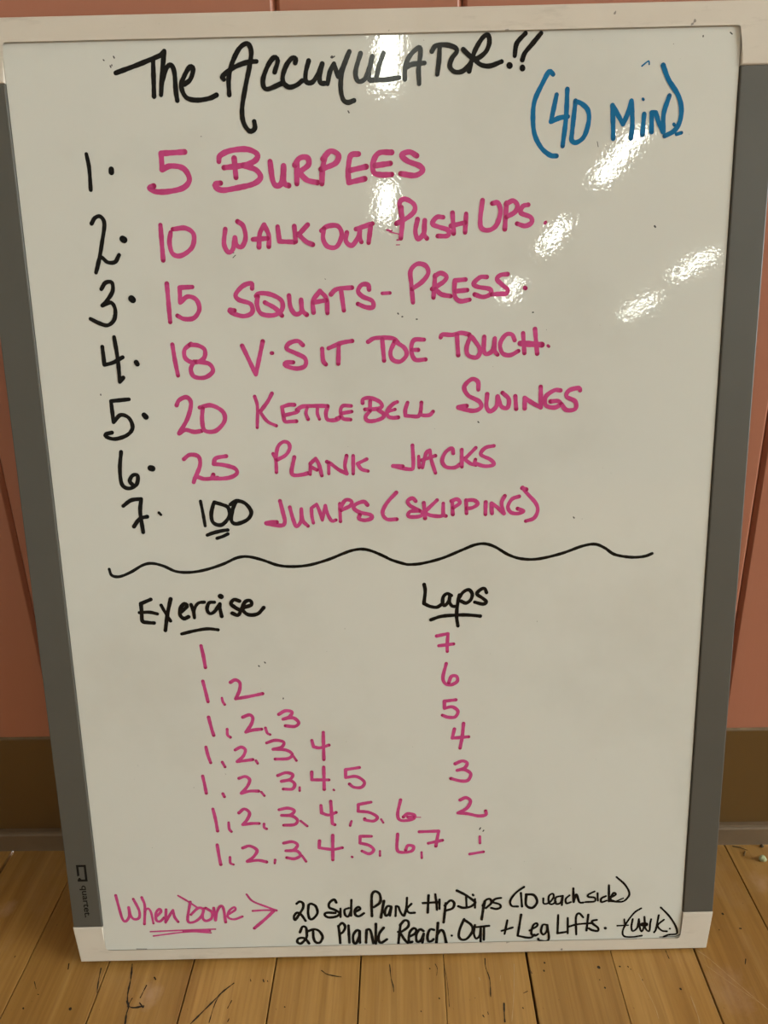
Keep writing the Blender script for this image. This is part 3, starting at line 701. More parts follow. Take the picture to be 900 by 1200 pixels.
  ('seventh_row', 'pink marker seventh row of exercise numbers', 'pink', '''
2.28:-115.3,87.5 -114.5,77.8 -113.9,72.6
1.82:-107.4,78.0 -107.4,73.6 -105.4,72.4
2.28:-98.5,84.7 -93.8,86.1 -89.1,82.8 -91.5,78.1 -96.0,74.5 / -88.8,75.2 -83.2,73.8
1.82:-77.4,75.3 -77.8,72.7
2.28:-71.1,87.7 -65.3,88.6 -61.9,86.1 -64.9,82.2 -69.9,81.9 / -62.8,81.7 -60.4,78.1 -64.5,75.8 -69.5,76.7
1.71:-59.4,78.1 -56.8,73.5
2.27:-47.2,88.8 -47.7,83.6 / -38.7,82.2 -32.3,83.3
2.28:-38.3,92.8 -38.9,74.3
1.71:-26.1,76.4 -25.8,76.1
2.27:-12.7,91.3 -20.2,91.5 / -20.4,86.4 / -14.4,84.5 -11.4,81.0 -14.5,78.2 -19.3,80.4
1.71:-7.3,80.1 -7.4,76.6
2.27:4.7,92.5 4.1,81.5 6.7,78.8 13.6,79.5 15.1,82.9 11.4,83.9 9.8,80.5
1.71:20.4,78.5 20.5,74.2
2.27:19.1,93.9 31.9,94.1 / 30.8,87.6 30.0,82.9
2.27:25.0,85.2 34.4,87.2'''),
  ('when_done', 'thin pink marker note with an arrow at the lower left', 'pink', '''
1.96:-186.3,50.8 -184.9,40.7 -183.5,32.5 -181.6,30.4 -178.8,34.0 -178.4,41.3 / -177.6,34.8 -175.4,31.9 -172.1,33.0 -171.6,38.7 -174.7,47.7
1.97:-168.9,48.8 -167.4,41.9 -168.9,28.0
1.62:-167.8,37.8 -165.5,40.2 -163.6,36.9 -162.7,28.3
1.97:-160.0,33.9 -156.8,37.5 -157.7,39.6 -160.1,36.8 -160.6,31.1 -158.2,29.8 -155.1,32.6
1.97:-153.2,39.1 -154.4,28.9 / -151.4,34.1 -148.6,38.5 / -148.0,33.2 -145.8,29.2
1.39:-144.3,49.6 -137.6,44.7 -131.7,39.7
1.97:-136.4,44.6 -139.2,30.3 -135.5,28.7 -130.2,32.5 -128.1,38.2 -131.3,39.7 -136.7,34.6
1.96:-127.6,39.1 -128.9,32.4 -127.0,29.5 -123.1,31.3 -122.4,36.1 -126.3,39.6
1.97:-120.9,39.5 -120.3,29.8 / -119.0,36.0 -116.2,40.8 -114.3,38.8 -113.5,28.2
1.74:-110.8,34.4 -106.4,37.6 -107.1,39.6 -110.6,36.8 -111.8,32.0 -107.7,30.1 -101.9,32.2
1.50:-98.1,49.4 -94.3,44.0 -85.4,39.5 -78.4,36.4
1.50:-78.4,36.2 -85.5,36.8 -94.7,36.4
2.33:-80.5,36.0 -85.9,30.4 -94.3,22.8
1.16:-165.4,21.9 -142.8,22.5 -120.9,22.8
1.16:-163.5,18.5 -140.0,21.1 -124.0,20.0
1.51:-142.8,21.6 -124.6,21.5'''),
  ('side_plank_line', 'black marker upper closing line along the bottom', 'black', '''
1.97:-64.7,41.2 -62.6,42.8 -60.4,41.5 -60.5,37.8 -63.1,33.2 -66.2,28.6 -66.9,31.3 -64.8,34.2 -61.9,32.5 -59.2,27.7
1.96:-56.7,39.6 -57.2,33.7 -56.3,29.3 -54.0,29.3 -50.9,33.6 -51.8,38.9 -54.9,41.0 -56.7,40.0
1.97:-37.8,41.5 -39.2,43.9 -42.5,41.3 -42.6,37.7 -39.2,35.9 -35.8,33.2 -38.2,30.6 -43.5,30.0 -46.0,32.1 -44.5,33.7 -38.7,33.4
1.62:-35.1,36.8 -35.3,30.1
1.74:-29.3,37.0 -32.3,35.7 -32.1,31.7 -30.1,30.3 -28.2,34.3
1.74:-27.5,43.3 -28.1,31.0
1.97:-24.8,34.2 -21.8,36.1 -22.9,37.8 -25.3,35.6 -25.1,31.6 -22.6,30.5 -19.3,32.7
1.97:-13.9,30.3 -13.9,39.3 -13.4,47.2 -11.1,49.5 -8.2,47.1 -8.1,41.1 -12.5,37.2
1.97:-5.5,42.0 -7.8,29.1
1.97:-0.7,37.3 -3.3,37.7 -5.1,33.7 -4.6,30.4 -2.5,31.6 -0.7,36.9 / -1.7,30.3
1.74:2.1,29.9 2.5,37.5 / 4.2,37.1 5.3,33.4 7.6,30.0 9.4,35.3
1.74:10.1,44.0 9.5,35.3 8.2,30.0
1.74:13.0,39.2 10.0,35.3 11.4,32.3 15.2,32.2
1.86:24.7,45.5 24.0,32.1
1.74:29.3,46.2 30.0,39.3 30.3,34.0
1.85:20.8,39.6 31.7,40.1
1.62:32.1,42.1 32.0,34.8
1.86:36.3,39.2 34.8,24.1
1.97:35.6,37.2 39.5,41.1 42.0,39.0 40.9,35.0 36.3,33.3
1.97:43.8,48.7 49.4,45.3 55.0,40.7 56.1,38.7 52.9,35.9 48.0,35.2 44.8,36.5
1.62:50.1,43.7 50.4,36.0
1.51:56.1,41.9 56.1,35.0
1.73:54.6,45.3 54.9,44.8
1.98:62.8,40.1 61.8,34.4 60.7,25.9
1.74:61.4,36.5 63.5,40.9 66.3,41.6 67.1,38.4 63.5,34.6
1.74:73.7,42.3 69.9,41.6 68.1,39.2 72.7,37.4 73.4,35.0 70.6,33.8 67.1,34.7
1.62:89.1,50.4 83.5,45.8 80.0,40.0 81.1,35.9 85.2,35.4
1.62:87.1,45.7 88.0,35.1
1.96:90.7,44.5 90.8,36.2 95.0,34.0 98.2,38.4 95.9,43.8 90.7,44.5
1.50:102.3,41.2 102.7,37.1 106.2,37.6 109.2,41.7 108.7,44.6 106.1,42.9 106.2,37.6 108.3,36.4 110.9,38.1
1.62:114.9,42.7 110.8,41.6 110.9,36.9 114.0,37.4 115.4,42.7 / 115.0,35.6
1.50:120.0,43.1 117.5,40.3 118.1,36.9 121.1,37.8
1.74:122.4,48.4 122.9,37.8 / 124.6,43.6 126.8,37.7 129.4,37.2
1.50:136.8,45.7 132.8,43.4 132.8,41.6 137.0,40.9 137.1,38.0 130.9,37.6
1.39:138.9,44.4 139.3,38.5
1.50:144.6,41.9 141.6,40.2 141.7,37.3 145.3,38.4
1.74:146.4,50.1 146.8,37.7
1.62:147.8,40.4 151.3,42.9 149.7,44.1 147.8,39.5 150.4,37.7
1.50:151.2,56.4 157.1,50.4 160.4,43.9 159.1,39.8 155.6,37.2 147.4,37.9
1.04:151.5,37.6 156.5,39.9'''),
  ('plank_reach_line', 'black marker lowest closing line along the bottom', 'black', '''
1.99:-63.4,18.8 -61.5,23.1 -59.2,22.4 -58.8,18.3 -59.3,14.2 -63.0,9.9 -65.5,11.0 -64.8,13.7 -61.6,14.3 -59.3,12.6 -57.6,9.8
1.98:-57.6,19.6 -53.7,20.9 -50.3,19.4 -48.1,14.6 -50.1,10.3 -53.0,10.7 -54.3,14.1 -54.4,19.5
1.99:-37.0,23.1 -36.4,16.4 -36.2,9.6
1.98:-36.8,23.1 -34.3,25.4 -32.4,22.3 -34.0,18.3 -36.1,17.0
1.99:-30.1,23.3 -29.9,9.8
1.99:-22.6,18.7 -24.6,19.4 -27.1,15.5 -27.0,10.0 -25.2,9.3 -23.0,14.7 / -22.6,18.7 / -22.7,9.6
1.99:-18.5,9.5 -17.9,19.6 / -15.9,19.9 -14.8,17.2 -13.5,9.0
1.99:-11.4,24.2 -11.8,8.6
1.99:-6.2,21.0 -9.3,16.3 -9.7,10.9 -8.0,9.2 -4.1,11.8
1.99:5.4,23.4 4.4,15.3 3.6,7.9
1.98:5.1,22.7 8.1,26.3 10.7,25.3 10.4,21.2 5.6,17.3 3.6,17.4
1.99:5.0,16.7 7.9,11.2 10.1,8.4
1.99:12.0,13.8 14.9,15.7 16.1,18.4 14.4,20.1 11.7,17.2 10.8,11.8 11.3,9.0 13.1,9.3
1.99:21.1,17.6 18.5,19.0 16.1,15.0 16.3,9.6 19.0,10.2 21.1,15.6 / 20.1,8.5
1.99:28.1,18.4 25.5,18.8 23.7,14.1 24.2,9.4 26.6,9.7 27.7,11.0
1.99:30.9,23.8 29.7,8.1
1.99:30.1,13.9 32.6,18.0 34.8,16.3 36.5,7.9
1.75:40.2,13.7 40.3,13.5
1.98:48.7,26.2 45.8,18.5 45.1,12.7 47.2,10.1 50.8,10.9 54.4,16.6 53.6,21.5 48.7,25.8
1.76:56.1,21.5 55.4,14.9 56.9,10.7 59.4,13.1 60.1,19.7 / 60.0,8.1
1.75:57.2,19.8 65.8,20.6
1.76:62.3,19.7 62.2,9.7
1.64:78.2,24.7 76.4,13.9
1.63:74.4,16.4 81.8,18.9
1.75:87.5,28.9 85.4,12.3 / 90.9,10.8 94.8,10.7 96.7,12.9
1.64:93.5,16.2 98.5,19.7 98.1,21.9 95.8,20.2 94.7,13.9 97.1,12.0 99.4,13.3
1.64:105.1,20.4 102.4,20.5 101.3,15.5 102.9,12.8 105.2,15.4 105.5,20.4 / 106.5,8.6 100.3,8.3 99.5,9.7
1.75:112.7,27.8 112.6,13.4 / 119.6,14.6
1.64:119.3,25.4 119.6,13.3
1.64:129.8,25.6 126.9,28.8 124.9,25.7 125.5,12.2
1.63:119.9,18.5 126.4,20.3 135.7,20.9
1.64:133.2,27.7 132.4,15.2
1.75:139.1,23.4 136.1,22.7 136.5,20.5 140.1,17.2 140.1,14.7 136.3,15.4 133.9,16.9
1.98:145.1,16.9 145.3,16.7
1.17:157.9,23.5 158.6,17.7
1.17:153.3,18.5 160.7,18.7
1.40:169.0,31.7 164.5,28.3 159.4,20.3 157.2,14.1 158.3,10.0 163.8,9.2 170.4,10.1
1.46:163.6,23.4 163.0,17.5 164.0,13.9 167.0,16.5 167.8,23.3 / 169.0,15.6 170.6,13.7 171.9,20.0 171.5,25.0 / 172.4,16.4 175.3,13.6 175.7,19.9 176.2,23.0
3.50:170.5,19.0 172.8,18.9
1.46:181.2,26.0 179.9,15.3 178.8,12.6
1.46:184.9,22.4 180.9,18.0 183.8,13.9 187.4,13.1
1.52:189.3,15.3 189.4,15.2
1.41:182.2,32.1 187.8,25.9 192.5,18.6 194.4,13.1 193.7,10.9 188.7,10.4 185.6,9.0'''),
  ('stray_marks', 'tiny stray marker specks and half wiped traces', 'smear', '''
0.68:-143.8,561.8 -143.4,561.4
0.68:-139.5,559.2 -139.5,558.8
0.68:-138.2,563.3 -137.8,562.5
0.68:-140.4,558.8 -140.1,558.0
0.68:-20.2,560.8 -21.6,560.0
0.91:-22.0,560.4 -21.5,560.8
0.75:57.1,364.1 57.6,363.6
0.77:115.0,305.2 115.5,304.6
0.96:156.0,470.4 155.5,470.9
0.69:-13.8,533.8 -13.3,532.9
0.85:59.6,95.8 59.0,94.6
0.85:61.3,93.2 61.8,93.9
0.81:-80.6,213.9 -80.1,213.4
0.80:-76.7,216.2 -76.2,215.6
0.81:-66.1,191.6 -66.2,191.0
0.75:-162.9,385.1 -162.9,384.6
0.48:-81.0,459.3 -79.5,460.6
0.48:-82.3,461.6 -80.3,462.0
0.73:11.1,427.0 11.5,426.5
0.73:13.5,425.0 13.9,425.0
0.73:21.7,423.4 22.2,423.4
0.73:88.1,425.7 88.6,425.7
0.68:176.5,566.5 176.5,566.1
0.68:190.9,567.8 191.9,567.0
0.37:121.9,515.4 122.5,512.8
0.70:182.7,8.7 193.8,9.1 198.9,12.3
0.47:155.3,7.4 167.0,7.7
0.53:-12.2,5.5 -3.4,5.3
0.53:-176.1,8.4 -169.1,8.2
0.53:-141.0,7.5 -136.3,7.4
0.59:-74.3,6.5 -67.8,6.3'''),
]

FLOOR_MARKS = [
  ('dark', '0.91:-195.4,-112.6 -192.9,-123.2 -191.5,-133.4 -189.9,-139.4'),
  ('dark', '0.99:-190.1,-139.4 -187.8,-143.3 -187.6,-148.1 -186.3,-154.6'),
  ('dark', '1.01:-188.4,-142.9 -184.3,-143.9 -178.0,-142.9'),
  ('dark', '0.68:-181.6,-140.4 -178.1,-143.7'),
  ('dark', '0.68:-180.6,-128.4 -181.3,-132.5 -182.1,-137.0'),
  ('dark', '0.70:-177.0,-122.5 -175.7,-124.1'),
  ('dark', '0.68:-187.3,-137.4 -188.5,-142.3'),
  ('dark', '0.69:-216.1,-115.7 -214.4,-125.2 -212.2,-133.4'),
  ('dark', '0.88:-121.9,-127.0 -128.6,-133.7 -134.3,-141.5 -140.0,-149.1 -144.4,-155.1'),
  ('dark', '0.49:-127.1,-131.7 -130.5,-137.6 -131.8,-144.4 -132.4,-153.8'),
  ('dark', '0.56:-120.8,-139.2 -121.6,-141.6 -122.5,-144.4'),
  ('dark', '0.55:-120.1,-151.5 -120.6,-153.3'),
  ('dark', '0.58:-111.3,-124.0 -110.7,-125.6'),
  ('dark', '0.58:-102.6,-124.4 -101.8,-126.1'),
  ('dark', '0.58:-99.6,-125.3 -99.1,-126.1'),
  ('dark', '0.58:-63.8,-117.9 -59.7,-120.7 -53.8,-122.2 -50.0,-122.6'),
  ('dark', '0.56:-85.5,-143.6 -85.1,-143.8'),
  ('dark', '0.56:-17.5,-113.5 -16.4,-124.0 -15.0,-129.1 -14.6,-133.5'),
  ('dark', '0.55:47.8,-109.5 47.6,-115.9 49.4,-125.3 48.7,-137.2'),
  ('dark', '0.86:56.8,-141.7 56.2,-147.8 55.8,-153.7'),
  ('dark', '0.76:45.7,-147.4 45.9,-148.9'),
  ('dark', '1.00:15.1,-138.1 15.3,-138.3'),
  ('dark', '0.81:9.6,-116.8 9.8,-117.0'),
  ('dark', '0.77:3.0,-146.7 3.2,-147.1'),
  ('dark', '0.76:42.4,-149.6 43.0,-150.8'),
  ('dark', '0.76:68.4,-144.6 68.7,-145.2'),
  ('dark', '1.04:87.8,-112.9 87.9,-113.1'),
  ('dark', '0.91:86.4,-118.6 86.5,-119.0'),
  ('dark', '0.55:38.4,-137.8 38.6,-138.2'),
  ('dark', '0.39:73.3,-133.4 70.3,-134.8'),
  ('dark', '0.51:77.0,-118.2 78.1,-120.7'),
  ('dark', '0.27:19.4,-113.7 21.0,-126.2 21.4,-143.9'),
  ('dark', '0.40:13.6,-113.6 14.8,-116.8 14.2,-122.0'),
  ('dark', '1.48:123.5,-116.4 123.7,-116.7'),
  ('dark', '1.11:124.1,-131.1 124.2,-131.3'),
  ('dark', '0.67:122.0,-125.5 122.1,-125.6'),
  ('dark', '0.80:137.7,-115.9 138.0,-116.1'),
  ('dark', '0.80:143.2,-116.0 143.4,-116.3'),
  ('dark', '0.79:144.5,-118.0 144.7,-118.1'),
  ('dark', '0.78:150.0,-125.6 150.1,-125.9'),
  ('dark', '0.99:172.9,-132.1 173.1,-132.4'),
  ('dark', '1.09:222.3,-74.6 222.4,-75.0'),
  ('dark', '0.83:229.4,-87.0 230.4,-87.0'),
  ('dark', '0.57:223.8,-110.9 221.9,-114.7'),
  ('dark', '0.57:172.2,-104.1 172.6,-110.2'),
  ('dark', '0.61:240.5,-65.7 240.5,-66.1'),
  ('dark', '0.59:214.8,-87.8 214.8,-88.2'),
  ('dark', '1.47:-226.0,-144.4 -225.7,-144.8'),
  ('dark', '0.47:-258.2,-125.4 -254.8,-130.5'),
  ('dark', '0.69:-252.0,-134.4 -251.3,-134.6'),
  ('dark', '0.91:-257.4,-143.9 -257.0,-144.4'),
  ('dark', '0.60:-239.9,-112.1 -238.8,-116.2'),
  ('dark', '0.61:-280.5,-105.9 -280.6,-107.1'),
  ('light', '0.37:193.8,-104.2 199.3,-110.3 209.8,-126.1 223.1,-146.4'),
  ('light', '0.27:194.7,-114.5 209.3,-130.9 221.6,-143.4'),
  ('light', '0.37:148.8,-121.0 152.5,-143.2 152.6,-152.1'),
  ('light', '0.53:177.8,-137.1 177.8,-149.3 177.1,-155.1'),
  ('light', '0.43:67.2,-113.9 63.8,-136.3 60.3,-153.4'),
  ('light', '0.40:57.0,-122.2 56.1,-126.3'),
  ('light', '0.91:42.4,-123.8 43.0,-125.4'),
]

# ---------------------------------------------------------------- the room
RX0, RX1, RY0 = -0.60, 6.0, -17.0
rng = random.Random(4)

# pink wood wall in front of the camera: a backing slab and V-jointed planks of mixed widths
wall = struct(box('wall_back', RX0, RX1, 0.010, 0.08, 0, CEIL, M['sub']), 'salmon pink wall of vertical V-jointed wood planks')
edges = [-0.60, -0.575, -0.474, -0.2742, -0.0656, 0.0367, 0.2366, 0.338, 0.440, 0.640]
while edges[-1] < RX1 - 0.25:
    edges.append(edges[-1] + rng.choice((0.102, 0.2, 0.2, 0.102, 0.15)))
edges.append(RX1)
for a, b in zip(edges, edges[1:]):
    c, t = 0.0021, 0.0030
    bm = bmesh.new()
    prof = [(a+0.0002, 0.010), (a+0.0002, t), (a+c, 0.0004), (a+c+0.0006, 0.0), (b-c-0.0006, 0.0), (b-c, 0.0004), (b-0.0002, t), (b-0.0002, 0.010)]
    lo = [bm.verts.new((x, y, 0.0)) for x, y in prof]; hi = [bm.verts.new((x, y, CEIL)) for x, y in prof]
    for i in range(len(prof)-1): bm.faces.new((lo[i], lo[i+1], hi[i+1], hi[i]))
    bm.faces.new(lo); bm.faces.new(hi[::-1])
    bm_obj('wall_plank', bm, M['salmon'], wall)

# baseboard, caulk bead and shoe trim
def along_wall(name, prof, mat, parent=None, x0=RX0, x1=RX1):
    bm = bmesh.new()
    lo = [bm.verts.new((x0, y, z)) for y, z in prof]; hi = [bm.verts.new((x1, y, z)) for y, z in prof]
    n = len(prof)
    for i in range(n): bm.faces.new((lo[i], lo[(i+1) % n], hi[(i+1) % n], hi[i]))
    bm.faces.new(lo[::-1]); bm.faces.new(hi)
    return bm_obj(name, bm, mat, parent)
BH = 0.1045
bb = struct(along_wall('baseboard_back', [(0, 0), (0, BH), (-0.0016, BH), (-0.0022, BH-0.0006), (-0.0025, 0.010), (-0.0025, 0)], M['base']),
            'flat brown painted baseboard under the pink planks')
along_wall('caulk_line', [(0, BH), (0, BH+0.0008), (-0.0010, BH+0.0006), (-0.0019, BH+0.0001), (-0.0016, BH)], M['caulk'], bb)
SH, SF = 0.0165, -0.0095
shoe = [(-0.0026, 0), (-0.0026, SH), (SF+0.003, SH), (SF+0.0012, SH-0.0006), (SF+0.0004, SH-0.002), (SF, 0.004), (SF-0.0003, 0.0006), (SF-0.0006, 0)]
struct(along_wall('trim_1', shoe, M['shoe']), 'low dusty taupe shoe trim where baseboard meets floor')

# maple strip floor: subfloor, strips near the wall one by one, plain maple beyond
floor = struct(box('floor', RX0, RX1, RY0, 0.0, -0.06, -0.012, M['sub']), 'honey coloured maple strip floor running to the wall')
seams = [-0.3279, -0.2695, -0.2120, -0.1530, -0.0958, -0.0374, 0.0194, 0.0765, 0.1345, 0.1918, 0.2487]
gaps  = [0.0020, 0.0006, 0.0007, 0.0009, 0.0009, 0.0010, 0.0004, 0.0016, 0.0004, 0.0012, 0.0007]
s2 = list(zip(seams, gaps))
x = seams[0]
while x > RX0 + 0.06: x -= 0.0575; s2.insert(0, (x, rng.uniform(0.0003, 0.0009)))
x = seams[-1]
while x < 1.4: x += 0.0575; s2.append((x, rng.uniform(0.0003, 0.0009)))
for (a, ga), (b, gb) in zip(s2, s2[1:]):
    h = rng.uniform(-0.00012, 0.0)
    bm = bmesh.new()
    cx = (a+b)/2
    add_box(bm, a+ga/2-cx, b-gb/2-cx, -1.9, 0.0, -0.011, h, 0.00035, 1)
    bm_obj('floor_board', bm, M['maple'], floor, (cx, 0, 0))
box('floor_beyond', RX0, RX1, RY0, -1.9, -0.011, 0, M['maple'], floor)
box('floor_beyond', s2[-1][0], RX1, -1.9, 0, -0.011, 0, M['maple'], floor)
box('floor_beyond', RX0, s2[0][0], -1.9, 0, -0.011, 0, M['maple'], floor)
for k, t in FLOOR_MARKS:
    ink_object('crack' if k == 'dark' else 'scratch', t, M['crack' if k == 'dark' else 'scuff'], floor, rng, 1.2, 0.12, 0.0004, wobble=0.35)

# rest of the hall, seen only in the board's gloss
struct(box('ceiling', RX0, RX1, RY0, 0.08, CEIL, CEIL+0.08, M['ceil']))
struct(box('wall_left', RX0-0.08, RX0, RY0, 0.08, 0, CEIL, M['plaster']))  # unseen wall, brought close to darken the left side of the view
# right wall with an assumed, unseen window, added for cool light from the right
WY0, WY1, WZ0, WZ1 = -3.6, -0.9, 0.7, 2.5
bm = bmesh.new()
add_box(bm, RX1, RX1+0.12, RY0, WY0, 0, CEIL); add_box(bm, RX1, RX1+0.12, WY1, 0.08, 0, CEIL)
add_box(bm, RX1, RX1+0.12, WY0, WY1, 0, WZ0); add_box(bm, RX1, RX1+0.12, WY0, WY1, WZ1, CEIL)
struct(bm_obj('wall_right', bm, M['plaster']))
win = bpy.data.objects.new('assumed_window', None); COL.objects.link(win); win.location = (RX1+0.06, (WY0+WY1)/2, WZ0); struct(win)
hw, hh = (WY1-WY0)/2, WZ1-WZ0
for y in (-hw+0.03, 0, hw-0.03): box('mullion', -0.03, 0.03, y-0.03, y+0.03, 0.0, hh, M['housing'], win)
for z in (0.03, hh-0.03): box('window_rail', -0.03, 0.03, -hw, hw, z-0.03, z+0.03, M['housing'], win)
pl = bpy.data.lights.new('daylight_portal', 'AREA'); pl.shape = 'RECTANGLE'; pl.size = WZ1-WZ0; pl.size_y = WY1-WY0
pl.cycles.is_portal = True
po = bpy.data.objects.new('daylight_portal', pl); COL.objects.link(po)
po.location = (RX1+0.13, (WY0+WY1)/2, (WZ0+WZ1)/2); po.rotation_euler = (0, math.radians(90), 0)
struct(box('wall_front', RX0-0.08, RX1+0.08, RY0-0.08, RY0, 0, CEIL, M['plaster']))

# ceiling strip lights in three rows
def strip_light(x, y0, y1, label):
    root = bpy.data.objects.new('ceiling_light', None); COL.objects.link(root)
    root.location = (x, (y0+y1)/2, CEIL)
    tag(root, label, 'ceiling light', 'fluorescent strip lights on the hall ceiling')
    h = abs(y1-y0)/2
    box('housing', -0.095, 0.095, -h-0.03, h+0.03, -0.045, 0.0, M['housing'], root, 0.006)
    bm = bmesh.new(); add_box(bm, -0.08, 0.08, -h, h, -0.075, -0.0455, 0.012, 2)
    bm_obj('diffuser', bm, M['lamp'], root)
LIGHTS = [(0.22, -5.20, -4.00), (0.28, -8.05, -7.05),
          (2.32, -1.95, -0.75), (2.32, -7.09, -6.00), (2.30, -9.35, -8.30), (2.32, -12.10, -11.00),  # the one nearest the pink wall is unseen, added for light from the right
          (4.68, -1.95, -0.75), (4.68, -3.6, -2.4), (4.68, -8.0, -6.9), (4.62, -10.95, -9.75), (4.84, -13.80, -12.35)]  # the pair nearest the pink wall is unseen, added to push shadows left
ROWS = {0: 'above the whiteboard', 2: 'in the middle row', 4: 'in the row by the window', 5: 'in the row by the window'}
ORD = ('nearest the pink wall', 'second from the pink wall', 'third from the pink wall', 'fourth from the pink wall', 'farthest from the pink wall')
cnt = {}
for x, y0, y1 in LIGHTS:
    k = ROWS[int(x)]; i = cnt.get(k, 0); cnt[k] = i+1
    strip_light(x, y0, y1, 'ceiling strip light ' + k + ', ' + ORD[i])

# ---------------------------------------------------------------- the whiteboard
BX, BY, BZ = -0.014944, -0.108128, 0.0033
PSI, LEAN, BROLL = 0.027047, 0.158616, -0.008126
ux = Vector((math.cos(PSI), math.sin(PSI), 0)); nn = Vector((math.sin(PSI), -math.cos(PSI), 0))
vv = Vector((0, 0, 1))*math.cos(LEAN) - nn*math.sin(LEAN)
a_ = math.cos(BROLL)*ux + math.sin(BROLL)*vv; b_ = -math.sin(BROLL)*ux + math.cos(BROLL)*vv; n_ = a_.cross(b_)
wb = bpy.data.objects.new('whiteboard', None); COL.objects.link(wb)
mw = Matrix.Identity(4)
for i in range(3):
    mw[i][0], mw[i][1], mw[i][2], mw[i][3] = a_[i], b_[i], n_[i], (BX, BY, BZ)[i]
wb.matrix_world = mw
tag(wb, 'grey and cream framed whiteboard covered in marker writing, leaning on the pink wall', 'whiteboard')
mm = 0.001
surf = box('writing_surface', -197.15*mm, 196.9*mm, 7.7*mm, 572.0*mm, -1.6*mm, 0, M['board'], wb, 0.0002)
box('backing', -214*mm, 214*mm, 2*mm, 580*mm, -8*mm, -1.7*mm, M['back'], wb)
TOPF = 1.3*mm      # how far the frame stands proud of the writing surface
def rail_outline(sgn, y_out, y_in, y_cap_l, y_cap_r, xl, xr, ch):
    # U-shaped piece with rounded inner corners; sgn=+1 bottom rail, -1 top rail
    r = 3.2
    pts = [(-xl+ch, y_out), (-xl, y_cap_l), (-197.3, y_cap_l)]
    for k in range(5):
        t = math.pi + k*math.pi/8
        pts.append((-197.3 + r + r*math.cos(t), y_in + sgn*(r + r*math.sin(t))))
    for k in range(5):
        t = 1.5*math.pi + k*math.pi/8
        pts.append((197.2 - r + r*math.cos(t), y_in + sgn*(r + r*math.sin(t))))
    pts += [(197.2, y_cap_r), (xr, y_cap_r), (xr-ch, y_out)]
    pts = [(x*mm, y*mm) for x, y in pts]
    return pts if sgn > 0 else pts[::-1]
bm = bmesh.new(); add_prism(bm, rail_outline(1, 0.0, 7.6, 27.0, 28.3, 217.4, 217.6, 2.8), -8.5*mm, TOPF, 0.0009, 3)
tag(bm_obj('bottom_rail', bm, M['cream'], wb), 'cream bottom rail with corner caps')
bm = bmesh.new(); add_prism(bm, rail_outline(-1, 583.0, 572.3, 551.0, 551.6, 217.6, 218.6, 1.0), -8.5*mm, TOPF, 0.0014, 3)
tag(bm_obj('top_rail', bm, M['cream'], wb), 'cream top rail with corner caps and dark scuffs')
for s, y0, y1, xo in ((-1, 27.05, 550.95, 217.2), (1, 28.35, 551.55, 217.5)):
    xi = 197.35
    bm = bmesh.new()
    pts = [(s*xi*mm, y0*mm), (s*xo*mm, y0*mm), (s*xo*mm, y1*mm), (s*xi*mm, y1*mm)]
    add_prism(bm, pts if s > 0 else pts[::-1], -8.3*mm, TOPF-0.35*mm, 0.0008, 2)
    rail = bm_obj('side_rail', bm, M['rail'], wb)
    tag(rail, 'flat grey side rail' + (' with a square logo near its foot' if s < 0 else ''))
    if s < 0: left_rail = rail

# maker's mark printed on the left rail: open square and small turned lettering
def uvp(x, y): return Vector((x*mm, y*mm, TOPF-0.33*mm))
def flat_quads(name, quads, parent):
    bm = bmesh.new()
    for q in quads:
        bm.faces.new([bm.verts.new(uvp(*p)) for p in q])
    me = bpy.data.meshes.new(name); bm.to_mesh(me); bm.free()
    o = link(name, me, M['logo'], parent); return o
X0, X1, Y0, Y1, TW = -210.2, -203.6, 62.7, 75.3, 1.55
flat_quads('logo_mark', [
    [(X0, Y1-TW), (X1, Y1-TW), (X1, Y1), (X0, Y1)],
    [(X1-TW, Y0+TW), (X1, Y0+TW), (X1, Y1-TW), (X1-TW, Y1-TW)],
    [(X0, 66.6), (X0+TW, 67.2), (X0+TW, Y1-TW), (X0, Y1-TW)],
    [(X0, Y0), (X1, Y0), (X1, Y0+TW), (X0, Y0+TW)],
    [(X0+0.2, Y0+TW), (X0+2.6, Y0+TW), (X0+1.5, Y0+3.0), (X0+0.8, Y0+2.6)]], left_rail)
fc = bpy.data.curves.new('brand_lettering', 'FONT'); fc.body = 'quartet.'; fc.size = 6.0*mm
fc.offset = 0.00010
tmp = bpy.data.objects.new('tmp_text', fc); COL.objects.link(tmp)
dg = bpy.context.evaluated_depsgraph_get()
tm = bpy.data.meshes.new_from_object(tmp.evaluated_get(dg)); bpy.data.objects.remove(tmp)
xs = [v.co.x for v in tm.vertices]; k = 24.6*mm/(max(xs)-min(xs)); xm = min(xs)
for v in tm.vertices:
    x, y = (v.co.x-xm)*k, v.co.y
    v.co = uvp(-208.2, 59.6) + Vector((y, -x, 0.00002))
tm.materials.clear()
link('brand_lettering', tm, M['logo'], left_rail)


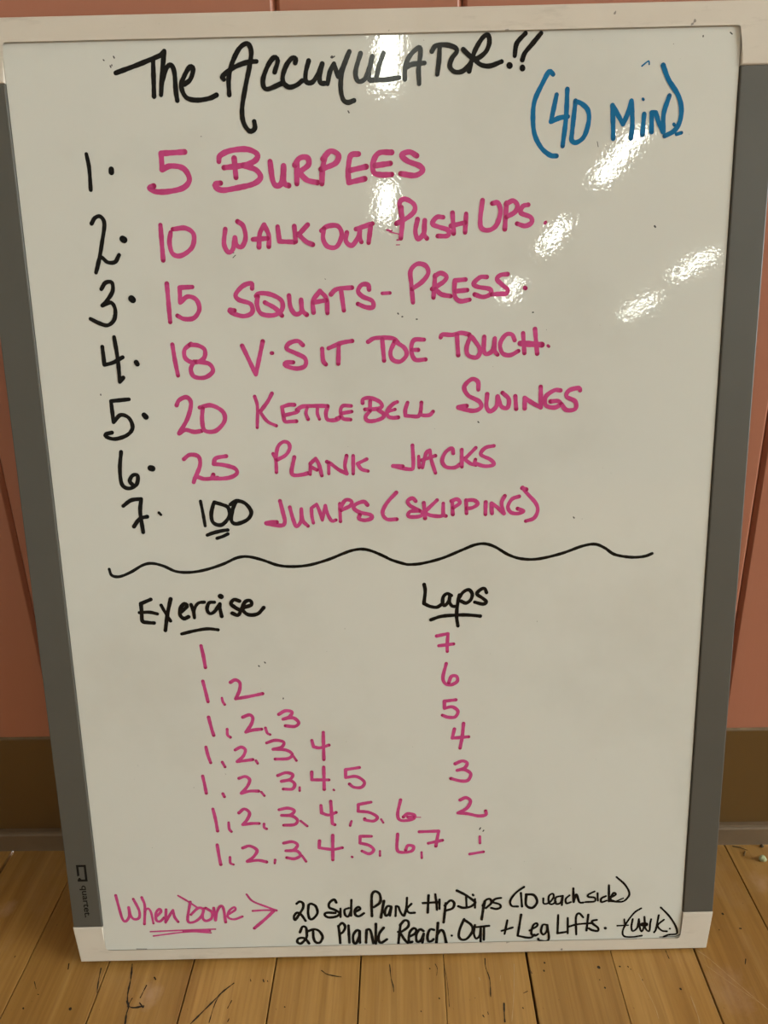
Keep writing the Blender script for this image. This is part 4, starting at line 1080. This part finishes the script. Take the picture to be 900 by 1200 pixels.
for nm, lab, col, text in INK:
    if nm == 'stray_marks':
        for ln_ in text.strip().splitlines():
            ink_object('stray_ink', ln_, M[col], surf, rng)
        continue
    o = ink_object('marker_writing', text, M[col], surf, rng)
    o['label'] = lab

# ---------------------------------------------------------------- small debris on the floor by the shoe trim
def blob(name, r, sx, sy, sz, mat, loc, seed, label, cat):
    q = random.Random(seed); bm = bmesh.new()
    bmesh.ops.create_icosphere(bm, subdivisions=3, radius=r)
    for v in bm.verts:
        k = 1 + 0.16*math.sin(v.co.x/r*2.3+seed) * math.cos(v.co.y/r*2.9) + q.uniform(-0.05, 0.05)
        v.co = Vector((v.co.x*k*sx, v.co.y*k*sy, v.co.z*k*sz))
    zmin = min(v.co.z for v in bm.verts)
    for v in bm.verts: v.co.z -= zmin
    return tag(bm_obj(name, bm, mat, None, loc, True), label, cat)
blob('floor_chip', 0.0028, 1.0, 0.95, 0.8, M['chip'], (0.2715, -0.0265, 0), 3, 'pale green round chip on the floor beside the right end of the whiteboard', 'debris')
blob('dirt_crumb', 0.0015, 1.0, 0.9, 0.8, M['straw'], (0.2768, -0.0128, 0), 8, 'dark crumb on the floor just beside the pale green chip', 'debris')
def straw(name, pts, r, label):
    cu = bpy.data.curves.new(name, 'CURVE'); cu.dimensions = '3D'; cu.bevel_depth = r; cu.bevel_resolution = 2
    sp = cu.splines.new('POLY'); sp.points.add(len(pts)-1)
    for i, p in enumerate(pts): sp.points[i].co = (*p, 1); sp.points[i].radius = 1.0 if i < len(pts)-1 else 0.4
    tmp = bpy.data.objects.new(name, cu); COL.objects.link(tmp)
    dg = bpy.context.evaluated_depsgraph_get()
    me = bpy.data.meshes.new_from_object(tmp.evaluated_get(dg)); bpy.data.objects.remove(tmp)
    me.materials.clear()
    return tag(link(name, me, M['straw']), label, 'debris')
straw('straw_bit', [(0.2543, -0.0118, 0.0005), (0.2595, -0.0135, 0.0007), (0.2643, -0.0163, 0.0006)], 0.0004, 'thin dark straw bit on the floor by the right corner of the baseboard')
straw('straw_bit', [(0.2618, -0.0175, 0.0005), (0.2600, -0.0205, 0.0006), (0.2589, -0.0222, 0.0005)], 0.0005, 'short dark straw bit just in front of the longer one')
